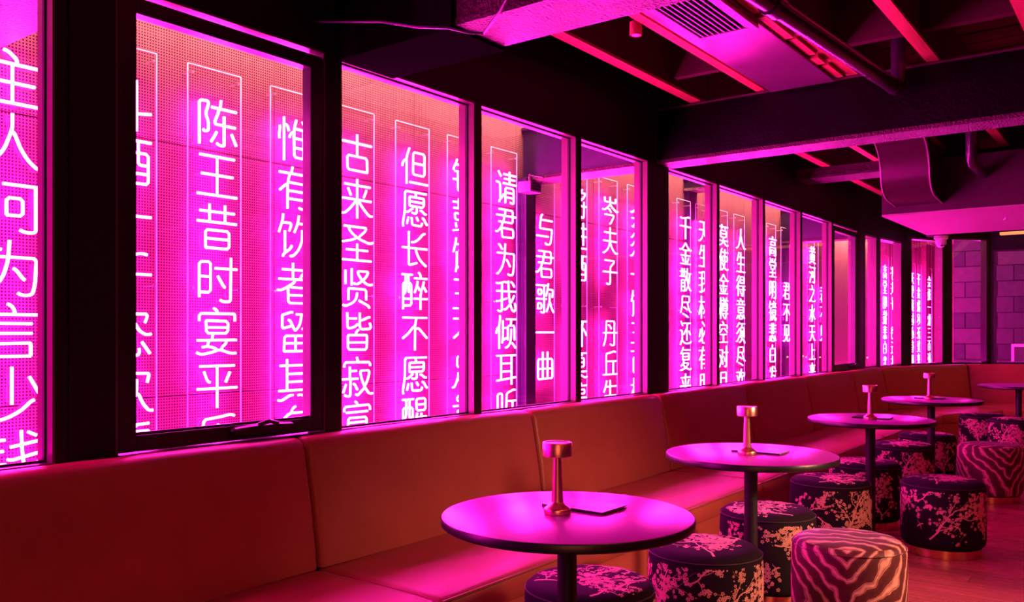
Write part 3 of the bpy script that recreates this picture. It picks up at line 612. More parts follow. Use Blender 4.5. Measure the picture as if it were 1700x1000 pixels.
    '岑': [[89,44,81,42,77,44,60,51,45,61],[1,44,10,42,29,51,42,60,45,61],[46,68,45,61],[49,38,41,47,35,47],[44,84,44,69],[42,4,47,5,52,11,64,25,65,30,14,30],[13,81,13,69,15,68,75,68,76,70,76,81]],
    '夫': [[87,9,79,7,66,13,55,22,47,35,43,39],[82,43,6,43],[12,68,78,68],[4,7,9,7,11,8,26,16,34,23,39,31,44,51,44,84]],
    '子': [[5,42,84,42],[14,76,67,76,68,75,65,70,47,58,45,55,44,12,43,7,39,6,30,5,25,8]],
    '丹': [[51,55,38,66,33,66],[46,9,53,5,66,6,68,8,69,77,21,78,20,44,18,29,14,17,6,5],[84,43,5,43]],
    '丘': [[62,49,62,10],[79,49,21,49],[5,10,84,10],[75,76,68,79,49,75,21,72,21,10]],
    '生': [[5,8,84,8],[15,38,76,38],[24,83,20,70,8,49],[79,65,19,65],[44,84,44,9]],
    '会': [[68,60,62,54,27,54,22,59],[21,10,23,12],[37,36,35,30,22,15,21,10],[8,36,81,36],[10,11,15,9,22,9,65,12,69,14],[78,5,60,26,55,27],[1,55,9,53,14,56,28,64,42,77,45,78,59,66,76,56,80,54,86,56]],
    '须': [[30,32,23,22,12,12,8,10,1,10],[83,2,81,8,64,19],[30,82,24,80,10,67,4,67],[57,78,55,63],[3,41,10,41,30,58],[59,52,59,32,55,20,49,13,40,8,36,6,30,7],[76,25,76,63,41,63,41,24],[35,78,82,78]],
    '三': [[6,12,82,12],[77,73,11,73],[17,44,70,44]],
    '百': [[43,77,41,57],[18,34,71,34],[6,77,83,77],[71,11,71,57,18,57,18,11,71,11]],
    '金': [[67,30,67,26,59,14],[27,15,22,27,16,29],[1,57,8,55,15,58,26,64,42,78,45,79,59,67,76,57,81,55,89,57],[82,8,6,8],[10,37,78,37],[44,55,44,8],[20,60,24,55,63,55,69,60]],
    '散': [[66,30,69,32,73,43,76,56,76,65],[38,32,12,32],[66,23,63,21,50,9,48,7,44,7],[38,20,12,20],[88,8,80,8,66,23],[58,84,59,80,54,59,66,23],[34,83,34,55],[16,83,16,55],[5,72,46,72],[56,66,85,66],[48,41,48,47,54,55],[50,50,43,55,4,55],[27,6,35,5,38,7,38,43,13,43,12,3]],
    '尽': [[65,6,44,13,23,18],[29,39,34,40,57,32],[87,24,81,24,73,31,64,44,61,51,60,57],[19,57,73,58,73,78,19,78,18,53,16,41,13,33,6,21]],
    '还': [[54,57,49,55,31,38,25,38],[22,68,9,82],[6,2,7,9,14,16,18,17],[18,17,18,51,4,51],[88,12,79,7,48,6,33,9,18,17],[82,36,70,49],[55,17,55,61,59,76],[82,76,30,76]],
    '复': [[22,75,80,74],[28,30,32,40],[87,9,80,6,77,6,55,11,51,12,50,14],[71,52,22,52],[25,27,29,22,39,17,40,14],[5,6,24,8,46,14,63,23,65,25,65,29,33,30,21,26,13,21,9,21],[7,62,17,71,26,84],[71,52,71,42,69,41,23,41,22,43,22,61,23,63,69,63,71,61,71,52]],
    '天': [[87,9,79,7,72,11,65,16,56,24,47,40,44,44],[79,75,9,75],[83,47,6,47],[3,8,9,7,19,12,31,22,37,31,40,38,43,53,44,75]],
    '材': [[73,63,85,63],[37,36,37,40,31,48,28,51,22,53],[40,21,55,34,67,52,72,55],[73,84,73,63],[72,62,73,63],[43,63,70,63,72,62],[5,17,6,26,17,47,22,50],[37,63,6,63],[23,84,23,3],[72,62,73,50,72,8,70,6,60,6,54,9]],
    '必': [[86,26,82,28,70,53],[79,78,72,75,62,59,47,41,37,32,31,30],[6,28,12,42,15,56],[30,82,51,67],[3,13,8,12,24,22,30,23],[63,28,67,20,66,12,63,8,55,6,42,6,32,8,30,13,30,62]],
    '用': [[16,55,76,55],[16,33,76,33],[45,4,45,76],[6,5,12,17,15,28,16,39,16,76,76,76,76,9,74,7,70,6,62,6,58,8]],
    '使': [[23,8,30,6,33,6,43,12,48,17],[29,32,35,30,48,17],[5,43,5,49,12,57,17,59],[56,38,80,38,80,57,34,57,34,38,56,38],[87,9,80,6,71,7,58,12,48,17],[32,85,26,82,18,64,18,3],[29,72,85,72],[56,84,56,32,50,17]],
    '樽': [[18,48,13,45,5,25,5,19],[52,9,48,10,42,18,38,18],[49,73,45,82,41,83],[38,44,80,44],[29,30,29,37,25,44,23,46,18,48],[72,84,69,73],[65,73,65,53,67,52,80,52],[31,24,85,24],[53,8,59,5,67,6,68,34],[38,44,38,62,80,62,79,35,39,35,38,36,38,44],[52,73,52,57,51,54,46,50,41,52],[30,63,5,63],[19,84,19,4],[32,73,84,73]],
    '空': [[46,72,43,82,36,84],[35,59,23,51,10,44],[51,58,55,59,79,45],[44,37,44,8],[73,37,16,37],[79,58,79,72,10,72,9,70,9,55],[82,8,7,8]],
    '对': [[10,52,24,39,28,37],[57,27,49,43,46,45],[38,15,39,20,32,30,28,32],[72,85,71,9,69,6,61,6,55,9],[85,60,44,60],[4,7,8,7,11,9,23,25,33,47,36,66,36,69,35,70,7,70]],
    '月': [[70,56,21,56],[20,34,70,34],[5,6,13,16,19,29,21,42,21,77,70,77,69,9,65,6,53,6,45,10]],
    '得': [[39,68,76,68],[40,24,48,14,52,13],[17,47,12,46,6,40,4,34],[5,62,7,66,23,81,27,83],[18,4,19,53,25,61,31,64],[76,68,76,57,75,55,41,55,39,56,39,79,40,80,76,80,76,68],[53,7,59,5,65,5,68,7,68,43],[30,30,84,30],[83,43,32,43]],
    '意': [[67,22,70,21,73,19,80,8],[3,8,10,9,17,21],[59,62,61,70,61,76],[46,77,44,83,38,85],[29,21,30,9,33,6,53,6,59,7,61,12,59,18],[70,41,19,41],[51,17,41,25,40,30],[6,62,82,62],[19,41,20,30,68,30,70,32,70,49,68,52,20,51,19,50,19,41],[30,62,28,70,29,76],[77,76,10,76]],
    '高': [[27,14,59,15,60,27,29,28,27,26,27,14],[40,84,44,81,45,74],[11,4,12,39,77,38,77,7,75,6,69,5,62,8],[33,63,22,62,22,51,22,49,66,49,68,51,68,61,66,63,33,63],[83,73,6,73]],
    '堂': [[44,84,44,68],[14,83,19,81,22,76,23,68],[44,39,66,39,66,54,23,55,23,39,44,39],[75,83,70,81,66,75,65,68],[83,7,6,7],[14,24,76,24],[44,39,44,8],[80,53,80,68,10,68,9,67,9,53]],
    '明': [[80,56,47,56],[33,53,9,53],[80,34,47,34],[9,29,33,29,32,77,9,77,9,18],[35,8,42,18,46,31,47,40,48,78,79,78,79,8,77,6,67,6,60,10]],
    '镜': [[73,71,70,60],[67,27,67,10,69,6,78,6,82,6,83,11,83,16],[30,8,37,6,47,11,51,16,53,27],[14,72,32,72],[55,85,60,83,62,76],[44,39,78,39],[5,57,6,63,14,74,16,81,15,86],[15,3,16,8,32,18,34,23],[10,56,30,56],[51,60,51,67,50,70,47,72],[84,60,38,60],[20,13,20,56],[6,37,33,37],[41,76,82,76],[67,27,78,29,78,49,45,49,44,28,67,27]],
    '悲': [[38,33,43,32,53,20],[54,75,82,75],[83,47,54,47],[34,75,7,75],[62,20,64,15,63,10,61,8,32,8,29,11,29,31],[34,46,6,46],[9,61,34,61],[54,61,79,61],[15,30,16,26,8,9],[66,30,70,28,82,10],[34,38,34,84],[54,84,54,38]],
    '白': [[73,40,15,40],[43,84,38,68],[73,40,73,67,16,67,15,13,73,12,73,40]],
    '发': [[35,46,70,44,68,39,66,33,54,19],[74,70,63,82],[40,62,43,84],[51,19,54,19],[22,7,27,6,33,8,44,13,51,19],[88,8,80,6,76,7,63,12,54,19],[34,41,51,19],[38,61,35,47,24,30,8,15,1,14],[82,62,17,62,16,63,17,68,22,79]],
    '见': [[2,9,9,6,17,8,26,13,33,19,38,27,41,36,44,63],[19,30,19,77,69,77,70,30],[81,19,80,11,77,8,55,7,52,8,49,14,49,35]],
    '黄': [[53,13,58,14,78,6,85,7],[3,7,10,5,30,13,38,13],[17,34,72,34],[44,22,44,59],[59,84,59,60],[17,34,17,23,18,21,70,21,72,22,71,47,18,47,17,46,17,34],[83,60,5,60],[12,75,77,75],[30,84,30,60]],
    '河': [[19,49,7,55,2,54],[23,34,22,31,9,9,10,4],[36,31,58,31,57,57,36,57,36,31],[50,10,59,6,70,6,74,7,75,9,76,76],[9,81,22,74,31,76,85,76]],
    '之': [[87,14,80,9,44,8,31,12,26,15,25,18],[9,64,69,64,70,63,67,56,52,40,30,23,14,15,8,10,8,6],[37,83,42,82,47,74,46,64]],
    '水': [[7,59,29,59,31,58,31,55,26,40,17,25,9,16,1,16],[75,65,65,53,56,46],[88,18,81,17,73,22,62,34,50,51,46,54],[44,84,44,9,42,7,37,6,33,6,27,9]],
    '上': [[78,53,41,53],[5,10,84,10],[41,83,41,10]],
}
# ================================================================== NEON SIGNS
CELL = 0.232                                                       # size of a character box
def glyph_mesh(c):
    m = MB(); r = 0.0063
    for line in GLYPH[c]:
        pts = [((line[i]/89-0.5)*CELL, (line[i+1]/89-0.5)*CELL) for i in range(0, len(line), 2)]
        q = [pts[0]]
        for p in pts[1:]:
            if math.dist(p, q[-1]) > 0.004: q.append(p)
        if len(q) < 2: continue
        loop = math.dist(q[0], q[-1]) < 0.012 and len(q) > 3
        # soften the bends a little
        out = [q[0]]
        for i in range(1, len(q)-1):
            a, b, c2 = q[i-1], q[i], q[i+1]
            d1, d2 = math.dist(a, b), math.dist(b, c2); e = min(0.010, d1*0.4, d2*0.4)
            out.append((b[0]+(a[0]-b[0])*e/d1, b[1]+(a[1]-b[1])*e/d1)); out.append((b[0]+(c2[0]-b[0])*e/d2, b[1]+(c2[1]-b[1])*e/d2))
        out.append(q[-1])
        m.tube([(u, 0, v) for u, v in out], r, 6)
    return m.mesh('neon_character', (0, 0, 0), M['neon'], smooth=True, local=True)
GM = {}
def standoff_mesh():
    m = MB(); m.lathe([(0, -0.008), (0.0065, -0.008), (0.0065, 0.0), (0.003, 0.0), (0.003, 0.062), (0, 0.062)], (0, 0, 0), 8)
    m.v = [(a, c, b) for a, b, c in m.v]
    return m.mesh('standoff', (0, 0, 0), M['steel'], local=True)
SO = standoff_mesh()
ROD = MB().lathe([(0, -0.03), (0.004, -0.03), (0.004, 0.497), (0, 0.497)], (0, 0, 0), 6).mesh('hanger_rod', (0, 0, 0), M['steel'], local=True)
SW, STOP, SBOT = 0.275, 2.455, 0.58
PANEL = MB().box(-SW/2, SW/2, -0.0025, 0.0025, SBOT-1.5, STOP-1.5).mesh('acrylic_panel', (0, 0, 0), M['acrylic'], local=True)
em = MB(); e = 0.0022
em.box(-SW/2-e, -SW/2, -0.003, 0.003, SBOT-1.5, STOP-1.5); em.box(SW/2, SW/2+e, -0.003, 0.003, SBOT-1.5, STOP-1.5)
em.box(-SW/2, SW/2, -0.003, 0.003, STOP-1.5, STOP-1.5+e); em.box(-SW/2, SW/2, -0.003, 0.003, SBOT-1.5-e, SBOT-1.5)
EDGE = em.mesh('panel_edge', (0, 0, 0), M['edge'], local=True)
def sign(text, x, y, where, rot=0.0, group='neon poem signs in the gallery', start=0, dz=0.0, hung=False):
    t = empty('neon_sign', (x, y, 1.5+dz)); ob = t['ob']; ob.rotation_euler.z = rot
    words = text.replace(' ', '')
    tag(t, 'vertical white neon sign reading %s, %s' % (words, where), 'neon sign', group)
    def part(name, me, loc):
        o = bpy.data.objects.new(name, me); COL.objects.link(o); o.parent = ob; o.location = Vector(loc)*S; return o
    pn = part('acrylic_panel', PANEL, (0, 0, 0)); part('panel_edge', EDGE, (0, 0, 0)).parent = pn
    for sx in (-1, 1):
        if hung: part('hanger_rod', ROD, (sx*(SW/2-0.018), 0, STOP-1.5))
        else:
            for sz in (STOP-0.035, 1.46, SBOT+0.04): part('standoff', SO, (sx*(SW/2-0.018), -0.003, sz-1.5)).parent = pn
    for i, c in enumerate(text):
        if c == ' ': continue
        if c not in GM: GM[c] = glyph_mesh(c)
        part('neon_character', GM[c], (0, -0.018, 2.213-0.237*(i+start)-1.5))
    return t
SY = 3.45
sign('主人何为言少钱', 1.47, SY, 'behind the leftmost pane')
sign('斗酒十千恣欢谑', 1.92, SY, 'half hidden by the wide dark post')
sign('陈王昔时宴平乐', 2.345, SY, 'middle of the opening sash')
sign('惟有饮者留其名', 2.79, SY, 'right side of the opening sash')
sign('古来圣贤皆寂寞', 3.20, SY, 'left side of the widest fixed pane')
sign('但愿长醉不愿醒', 3.645, SY, 'middle of the widest fixed pane')
sign('钟鼓馔玉不足贵', 4.085, SY, 'cut off by the right jamb of the widest fixed pane')
sign('请君为我倾耳听', 4.51, SY, 'left of the purple column')
sign('与君歌一曲', 4.957, SY, 'right of the purple column', start=1)
sign('将进酒 杯莫停', 5.392, SY, 'left edge of the pane before the black beam')
sign('岑夫子 丹丘生', 5.842, SY, 'middle of the pane before the black beam')
sign('会须一饮三百杯', 6.28, SY, 'right edge of the pane before the black beam')
sign('千金散尽还复来', 7.17, SY, 'left in the first pane past the black beam')
sign('天生我材必有用', 7.56, SY, 'right in the first pane past the black beam')
sign('莫使金樽空对月', 8.01, SY, 'left in the second pane past the black beam')
sign('人生得意须尽欢', 8.445, SY, 'right in the second pane past the black beam')
sign('高堂明镜悲白发', 9.345, SY, 'left in the third pane past the black beam')
sign('君不见', 9.79, SY, 'high and short, in the third pane past the black beam', start=2)
sign('黄河之水天上来', 10.69, SY, 'in the last fixed pane before the far sash')
sign('君不见', 11.11, SY, 'high and short, in the last fixed pane', start=2)
# stand-ins for reflections in the corner glass: gallery signs modelled again, turned round
g2 = 'neon sign reflections modelled beyond the corner'
sign('高堂明镜悲白发', 14.30, 3.45, 'reflected copy in the first corner pane', rot=math.pi, group=g2, hung=True)
sign('岑夫子 丹丘生', 14.78, 3.45, 'reflected copy at the right of the first corner pane', rot=math.pi, group=g2, hung=True)
sign('天生我材必有用', 16.15, 3.45, 'reflected copy, left in the second corner pane', rot=math.pi, group=g2, hung=True)
sign('千金散尽还复来', 16.63, 3.45, 'reflected copy, middle of the second corner pane', rot=math.pi, group=g2, hung=True)
sign('会须一饮三百杯', 17.50, 3.45, 'reflected copy, right in the second corner pane', rot=math.pi, group=g2, hung=True)
sign('人生得意须尽欢', 13.0, 1.90, 'reflected copy, very narrow, before the grey block wall', rot=math.pi, group=g2, hung=True)

# ---- what stands beyond the corner panes
struct(MB().box(12.2, 18.6, 1.2, 3.8, 2.95, 2.99).build('trim_6', 'outsoffit'))
tag(MB().box(13.72, 18.5, 3.58, 3.62, FZ, 2.95).build('gallery_side_wall', 'pinkwall'), 'long pink-lit wall behind the mirrored signs beyond the corner', 'wall')
tag(MB().box(18.5, 18.6, 2.5, 3.62, FZ, 2.95).build('gallery_end_wall', 'pinkwall'), 'plain pink-lit end wall beyond the corner panes', 'wall')
tag(MB().box(16.90, 16.98, 3.40, 3.48, FZ, 2.95).build('gallery_post', 'pinkwall', bevel=0.004), 'slim pale post between the mirrored signs', 'post')
area('corner_wall_fill', (16.2, 3.1, 0.30), (16.4, 3.6, 1.4), 4.4, 0.1, MAG, 60)  # added magenta lamp that lights the pink walls
blk = empty('block_wall', (15.0, 0.6, FZ)); tag(blk, 'grey concrete block wall outside the far windows', 'wall')
B('mortar_bed', 'mortar', blk, 15.02, 15.2, -2.6, 2.62, FZ, 3.6)
r = 0; z = FZ
while z < 3.4:
    y = -2.6-(r % 2)*0.22
    while y < 2.6:
        a, b = max(-2.6, y+0.006), min(2.62, y+0.44-0.006)
        if b-a > 0.05: B('block', M['block'][random.randrange(3)], blk, 15.0-random.uniform(0, 0.008), 15.02, a, b, z+0.006, z+0.234)
        y += 0.44
    z += 0.24; r += 1
area('block_wall_fill', (13.2, -1.0, 3.3), (15.0, 0.9, 1.4), 1.0, 1.0, (0.9, 0.8, 0.9), 110)  # added lamp that lifts the grey block wall
kiosk = empty('street_cabinet', (14.5, 1.2, FZ)); tag(kiosk, 'pale cabinet standing against the grey block wall', 'cabinet')
B('body', 'white', kiosk, 14.3, 14.9, 1.22, 1.75, FZ, 1.10, bevel=0.01); B('door', 'block' if False else M['block'][2], kiosk, 14.285, 14.30, 1.26, 1.71, 0.25, 1.06, bevel=0.004)
tag(MB().box(11.70, 11.78, -2.9, 1.55, 2.425, 2.455).build('lit_ceiling_band', 'cove'), 'glowing orange band for the warm-lit ceiling over the far windows', 'lit band')  # emission stands in for lamplight falling on the ceiling there
dc = empty('dome_camera', (10.98, 2.05, 2.30)); tag(dc, 'small white dome camera over the corner windows', 'camera')
MB().lathe([(0, 0.135), (0.075, 0.135), (0.075, 0.10), (0.062, 0.095), (0, 0.095)], (10.98, 2.05, 2.245), 20).build('base', 'white', dc, smooth=True)
MB().lathe([(0.0, 0.0), (0.025, 0.004), (0.045, 0.018), (0.058, 0.045), (0.060, 0.095), (0, 0.095)], (10.98, 2.05, 2.245), 20).build('dome', 'white', dc, smooth=True)
for s in (-1, 1): MB().lathe([(0, 0), (0.014, 0), (0.012, 0.012), (0, 0.012)], (10.938+s*0.008, 2.015-s*0.018, 2.255), 10).build('lens', 'lens', dc)
B('bracket', 'black', dc, 10.9, 11.08, 1.98, 2.20, 2.38, 2.40)
for k, y in enumerate((1.12, 1.02, 0.93, 0.88, 0.80, 0.74, 0.66)):
    tag(MB().lathe([(0, 0), (0.009, 0.004), (0.012, 0.012), (0.008, 0.022), (0, 0.026)], (12.3, y+0.12, 0.905+0.012*(k % 2)), 8).build('string_bulb', 'fairy', smooth=True),
        'tiny warm string light bulb on the far window ledge', 'light bulb', 'string lights on the far ledge')
tag(MB().box(12.2, 12.4, -1.5, 1.5, 0.85, 0.905).build('window_ledge', 'block' if False else M['block'][1]), 'outside ledge of the far window carrying string lights', 'ledge')

# ================================================================== BANQUETTE
seams = [-0.66, 0.67, 2.0, 3.36, 4.68, 5.99, 7.32, 8.68, 9.78]
# front and back ground lines of the seat at each seam; the last ones turn round the corner
back = [(x, 2.33) for x in seams]+[(11.38, 1.80), (11.64, 0.35), (11.66, -1.2)]
front = [(x, 1.77) for x in seams[:-1]]+[(9.60, 1.77), (10.47, 1.36), (10.98, 0.30), (11.0, -1.2)]
def norm2(i, pts):
    a = pts[max(0, i-1)]; b = pts[min(len(pts)-1, i+1)]
    d = Vector((b[0]-a[0], b[1]-a[1])).normalized(); return Vector((-d.y, d.x))
def backrest(i):
    # rounded leaning cushion between two seams, lofted with soft ends
    prof = [(0.000, 0.445), (0.004, 0.50), (0.024, 0.64), (0.050, 0.78), (0.062, 0.845), (0.072, 0.872), (0.088, 0.887), (0.11, 0.892), (0.142, 0.890), (0.155, 0.884), (0.158, 0.87), (0.158, 0.445)]
    cx = 0.10; cz = 0.66
    secs = []
    pa, pb = Vector(back[i]), Vector(back[i+1]); na, nb_ = norm2(i, back), norm2(i+1, back)
    ln = (pb-pa).length
    steps = [(0.005/ln, 0.026), (0.007/ln, 0.012), (0.014/ln, 0.0035), (0.028/ln, 0), (0.25, -0.003), (0.5, -0.004), (0.75, -0.003), (1-0.028/ln, 0), (1-0.014/ln, 0.0035), (1-0.007/ln, 0.012), (1-0.005/ln, 0.026)]
    for t, ins in steps:
        p = pa.lerp(pb, t); n = na.lerp(nb_, t).normalized()
        s = []
        for k, (o, z) in enumerate(prof):
            oo = o+(ins if k < 7 else (-ins if k > 8 else 0)); zz = z-(ins if 5 <= k <= 9 else 0)
            s.append((p.x+n.x*oo, p.y+n.y*oo, zz))
        secs.append(s)
    return MB().rings(secs)
def seat(i):
    secs = []
    fa, fb, ba, bb = Vector(front[i]), Vector(front[i+1]), Vector(back[i]), Vector(back[i+1])
    ln = (fb-fa).length
    for t, ins in ((0.004/ln, 0.020), (0.006/ln, 0.009), (0.014/ln, 0.002), (0.03/ln, 0), (0.3, -0.003), (0.5, -0.004), (0.7, -0.003), (1-0.03/ln, 0), (1-0.014/ln, 0.002), (1-0.006/ln, 0.009), (1-0.004/ln, 0.020)):
        f = fa.lerp(fb, t); b = ba.lerp(bb, t); d = (b-f).normalized(); L_ = (b-f).length
        pr = [(0.012, 0.345), (0.004, 0.36), (0.0, 0.39), (0.002, 0.415), (0.010, 0.430), (0.026, 0.438), (0.10, 0.444), (0.30, 0.447), (L_-0.05, 0.446), (L_+0.02, 0.440), (L_+0.02, 0.345)]
        s = []
        for k, (o, z) in enumerate(pr):
            oo = o+(ins*0.6 if k < 5 else 0); zz = z-(ins if 3 <= k <= 9 else 0)
            s.append((f.x+d.x*oo, f.y+d.y*oo, zz))
        secs.append(s)
    return MB().rings(secs)
bn = ['at the far left edge of the view', 'with its tan seat at the lower left', 'behind the nearest table', 'behind and beyond the nearest table', 'behind the second table', 'between second and third tables', 'behind the third table', 'just before the far corner', 'curving round the far corner', 'along the far wall behind the last table', 'along the far wall, furthest right']
for i in range(len(back)-1):
    c = ((front[i][0]+front[i+1][0]+back[i][0]+back[i+1][0])/4, (front[i][1]+back[i][1])/2, FZ)
    t = empty('banquette_section', c); tag(t, 'tan leather banquette section '+bn[i], 'banquette', 'banquette sections along the windows')
    backrest(i).build('backrest', 'leather', t, smooth=True)
    seat(i).build('seat', 'leather', t, smooth=True)
    fa, fb, ba, bb = Vector(front[i]), Vector(front[i+1]), Vector(back[i]), Vector(back[i+1])
    d1, d2 = (ba-fa).normalized(), (bb-fb).normalized()
    e = (fb-fa).normalized()
    q = [fa+d1*0.02+e*0.002, fb+d2*0.02-e*0.002, bb+d2*0.10-e*0.002, ba+d1*0.10+e*0.002]
    MB().hexa([(v.x, v.y, FZ) for v in q]+[(v.x, v.y, 0.346) for v in q]).build('plinth', 'leather', t)
    MB().tube([(fa.x+e.x*0.012+d1.x*0.007, fa.y+e.y*0.012+d1.y*0.007, 0.4275), (fb.x-e.x*0.012+d2.x*0.007, fb.y-e.y*0.012+d2.y*0.007, 0.4275)], 0.0055, 6).build('piping', 'piping', t, smooth=True)
    q = [ba+e*0.006, bb-e*0.006, bb+d2*0.012-e*0.006, ba+d1*0.012+e*0.006]

# ================================================================== TABLES, LAMPS, MENUS
TZ = 0.78
tabs = [(1.927, 1.264), (3.336, 1.314), (5.094, 1.312), (6.83, 1.34), (9.16, 1.06)]
tnm = ['nearest round table, in front of the camera at the bottom', 'second round table from the camera', 'third round table from the camera', 'fourth round table from the camera, near the corner', 'furthest round table, cut off by the right edge']
def make_table():
    t = empty('round_table', (0, 0, FZ))
    MB().lathe([(0, TZ-0.006), (0.322, TZ-0.006), (0.330, TZ-0.004), (0.3315, TZ-0.001), (0.329, TZ), (0, TZ)], (0, 0, 0), 96).build('table_top', 'tabletop', t, smooth=True)
    MB().lathe([(0, TZ-0.030), (0.320, TZ-0.027), (0.329, TZ-0.024), (0.334, TZ-0.020), (0.334, TZ-0.004), (0.3318, TZ-0.0005), (0.3316, TZ-0.004), (0.3, TZ-0.007), (0, TZ-0.007)], (0, 0, 0), 96).build('table_edge', 'tableedge', t, smooth=True)
    MB().lathe([(0, FZ+0.012), (0.026, FZ+0.012), (0.026, TZ-0.033), (0, TZ-0.033)], (0, 0, 0), 28).build('column', 'iron', t, smooth=True)
    MB().lathe([(0, FZ), (0.058, FZ), (0.058, FZ+0.008), (0.052, FZ+0.012), (0.03, FZ+0.018), (0, FZ+0.018)], (0, 0, 0), 48).build('base', 'iron', t, smooth=True)
    mp = MB().box(-0.10, 0.10, -0.02, 0.02, TZ-0.035, TZ-0.027).box(-0.02, 0.02, -0.10, -0.02, TZ-0.035, TZ-0.027).box(-0.02, 0.02, 0.02, 0.10, TZ-0.035, TZ-0.027)
    mp.build('mounting_plate', 'iron', t)
    return t['ob']
def make_lamp():
    t = empty('table_lamp', (0, 0, TZ))
    MB().lathe([(0, TZ), (0.0346, TZ), (0.0355, TZ+0.0018), (0.0355, TZ+0.0129), (0.0342, TZ+0.0152), (0.0305, TZ+0.0185), (0.0203, TZ+0.0254), (0.0162, TZ+0.0314), (0, TZ+0.0314)], (0, 0, 0), 48).build('lamp_base', 'copper', t, smooth=True)
    MB().lathe([(0, TZ+0.0314), (0.0159, TZ+0.0314), (0.0152, TZ+0.0415), (0.0106, TZ+0.1532), (0, TZ+0.1532)], (0, 0, 0), 32).build('stem', 'copper', t, smooth=True)
    MB().lathe([(0, TZ+0.1523), (0.0369, TZ+0.1523), (0.0392, TZ+0.1546), (0.0392, TZ+0.1878), (0.0378, TZ+0.1901), (0.0332, TZ+0.1901), (0.0314, TZ+0.1878), (0, TZ+0.1878)], (0, 0, 0), 48).build('lamp_head', 'copper', t, smooth=True)
    return t['ob']
def make_menu():
    t = empty('menu_booklet', (0, 0, TZ))
    B('cover', 'menu', t, -0.062, 0.062, -0.098, 0.098, TZ, TZ+0.0022, bevel=0.0008)
    B('pages', 'paper', t, -0.057, 0.057, -0.094, 0.095, TZ+0.0022, TZ+0.0052)
    B('cover', 'menu', t, -0.062, 0.062, -0.098, 0.098, TZ+0.0052, TZ+0.0074, bevel=0.0008)
    B('spine', 'menu', t, -0.0635, -0.062, -0.098, 0.098, TZ, TZ+0.0074)
    return t['ob']
tab0 = make_table(); lamp0 = make_lamp(); menu0 = make_menu()
lamps = [(1.915, 1.287), (3.291, 1.312), (5.029, 1.296), (6.81, 1.348)]
menus = [((2.030, 1.275), -0.02), ((3.402, 1.30), 0.03), ((5.135, 1.31), 0.05), ((6.915, 1.365), 0.08)]
for i, (x, y) in enumerate(tabs):
    o = tab0 if i == 0 else copy_tree(tab0)
    o.location = P(x, y, FZ); tag(o, 'purple-lit '+tnm[i], 'table', 'round pedestal tables')
for i, (x, y) in enumerate(lamps):
    o = lamp0 if i == 0 else copy_tree(lamp0)
    o.location = P(x, y, TZ); tag(o, ['copper table lamp on the nearest table', 'copper table lamp on the second table from the camera', 'copper table lamp on the third table from the camera', 'copper table lamp on the fourth table, near the corner'][i], 'table lamp', 'copper table lamps')
for i, ((x, y), a) in enumerate(menus):
    o = menu0 if i == 0 else copy_tree(menu0)
    if i >= 2: a += 0.0
    o.location = P(x, y, TZ); o.rotation_euler.z = a
    tag(o, ['dark menu booklet behind the lamp on the nearest table', 'dark menu booklet behind the lamp on the second table', 'dark menu booklet behind the lamp on the third table', 'dark menu booklet behind the lamp on the fourth table'][i], 'menu', 'menu booklets')
    # keep the booklet clear of the lamp foot
    
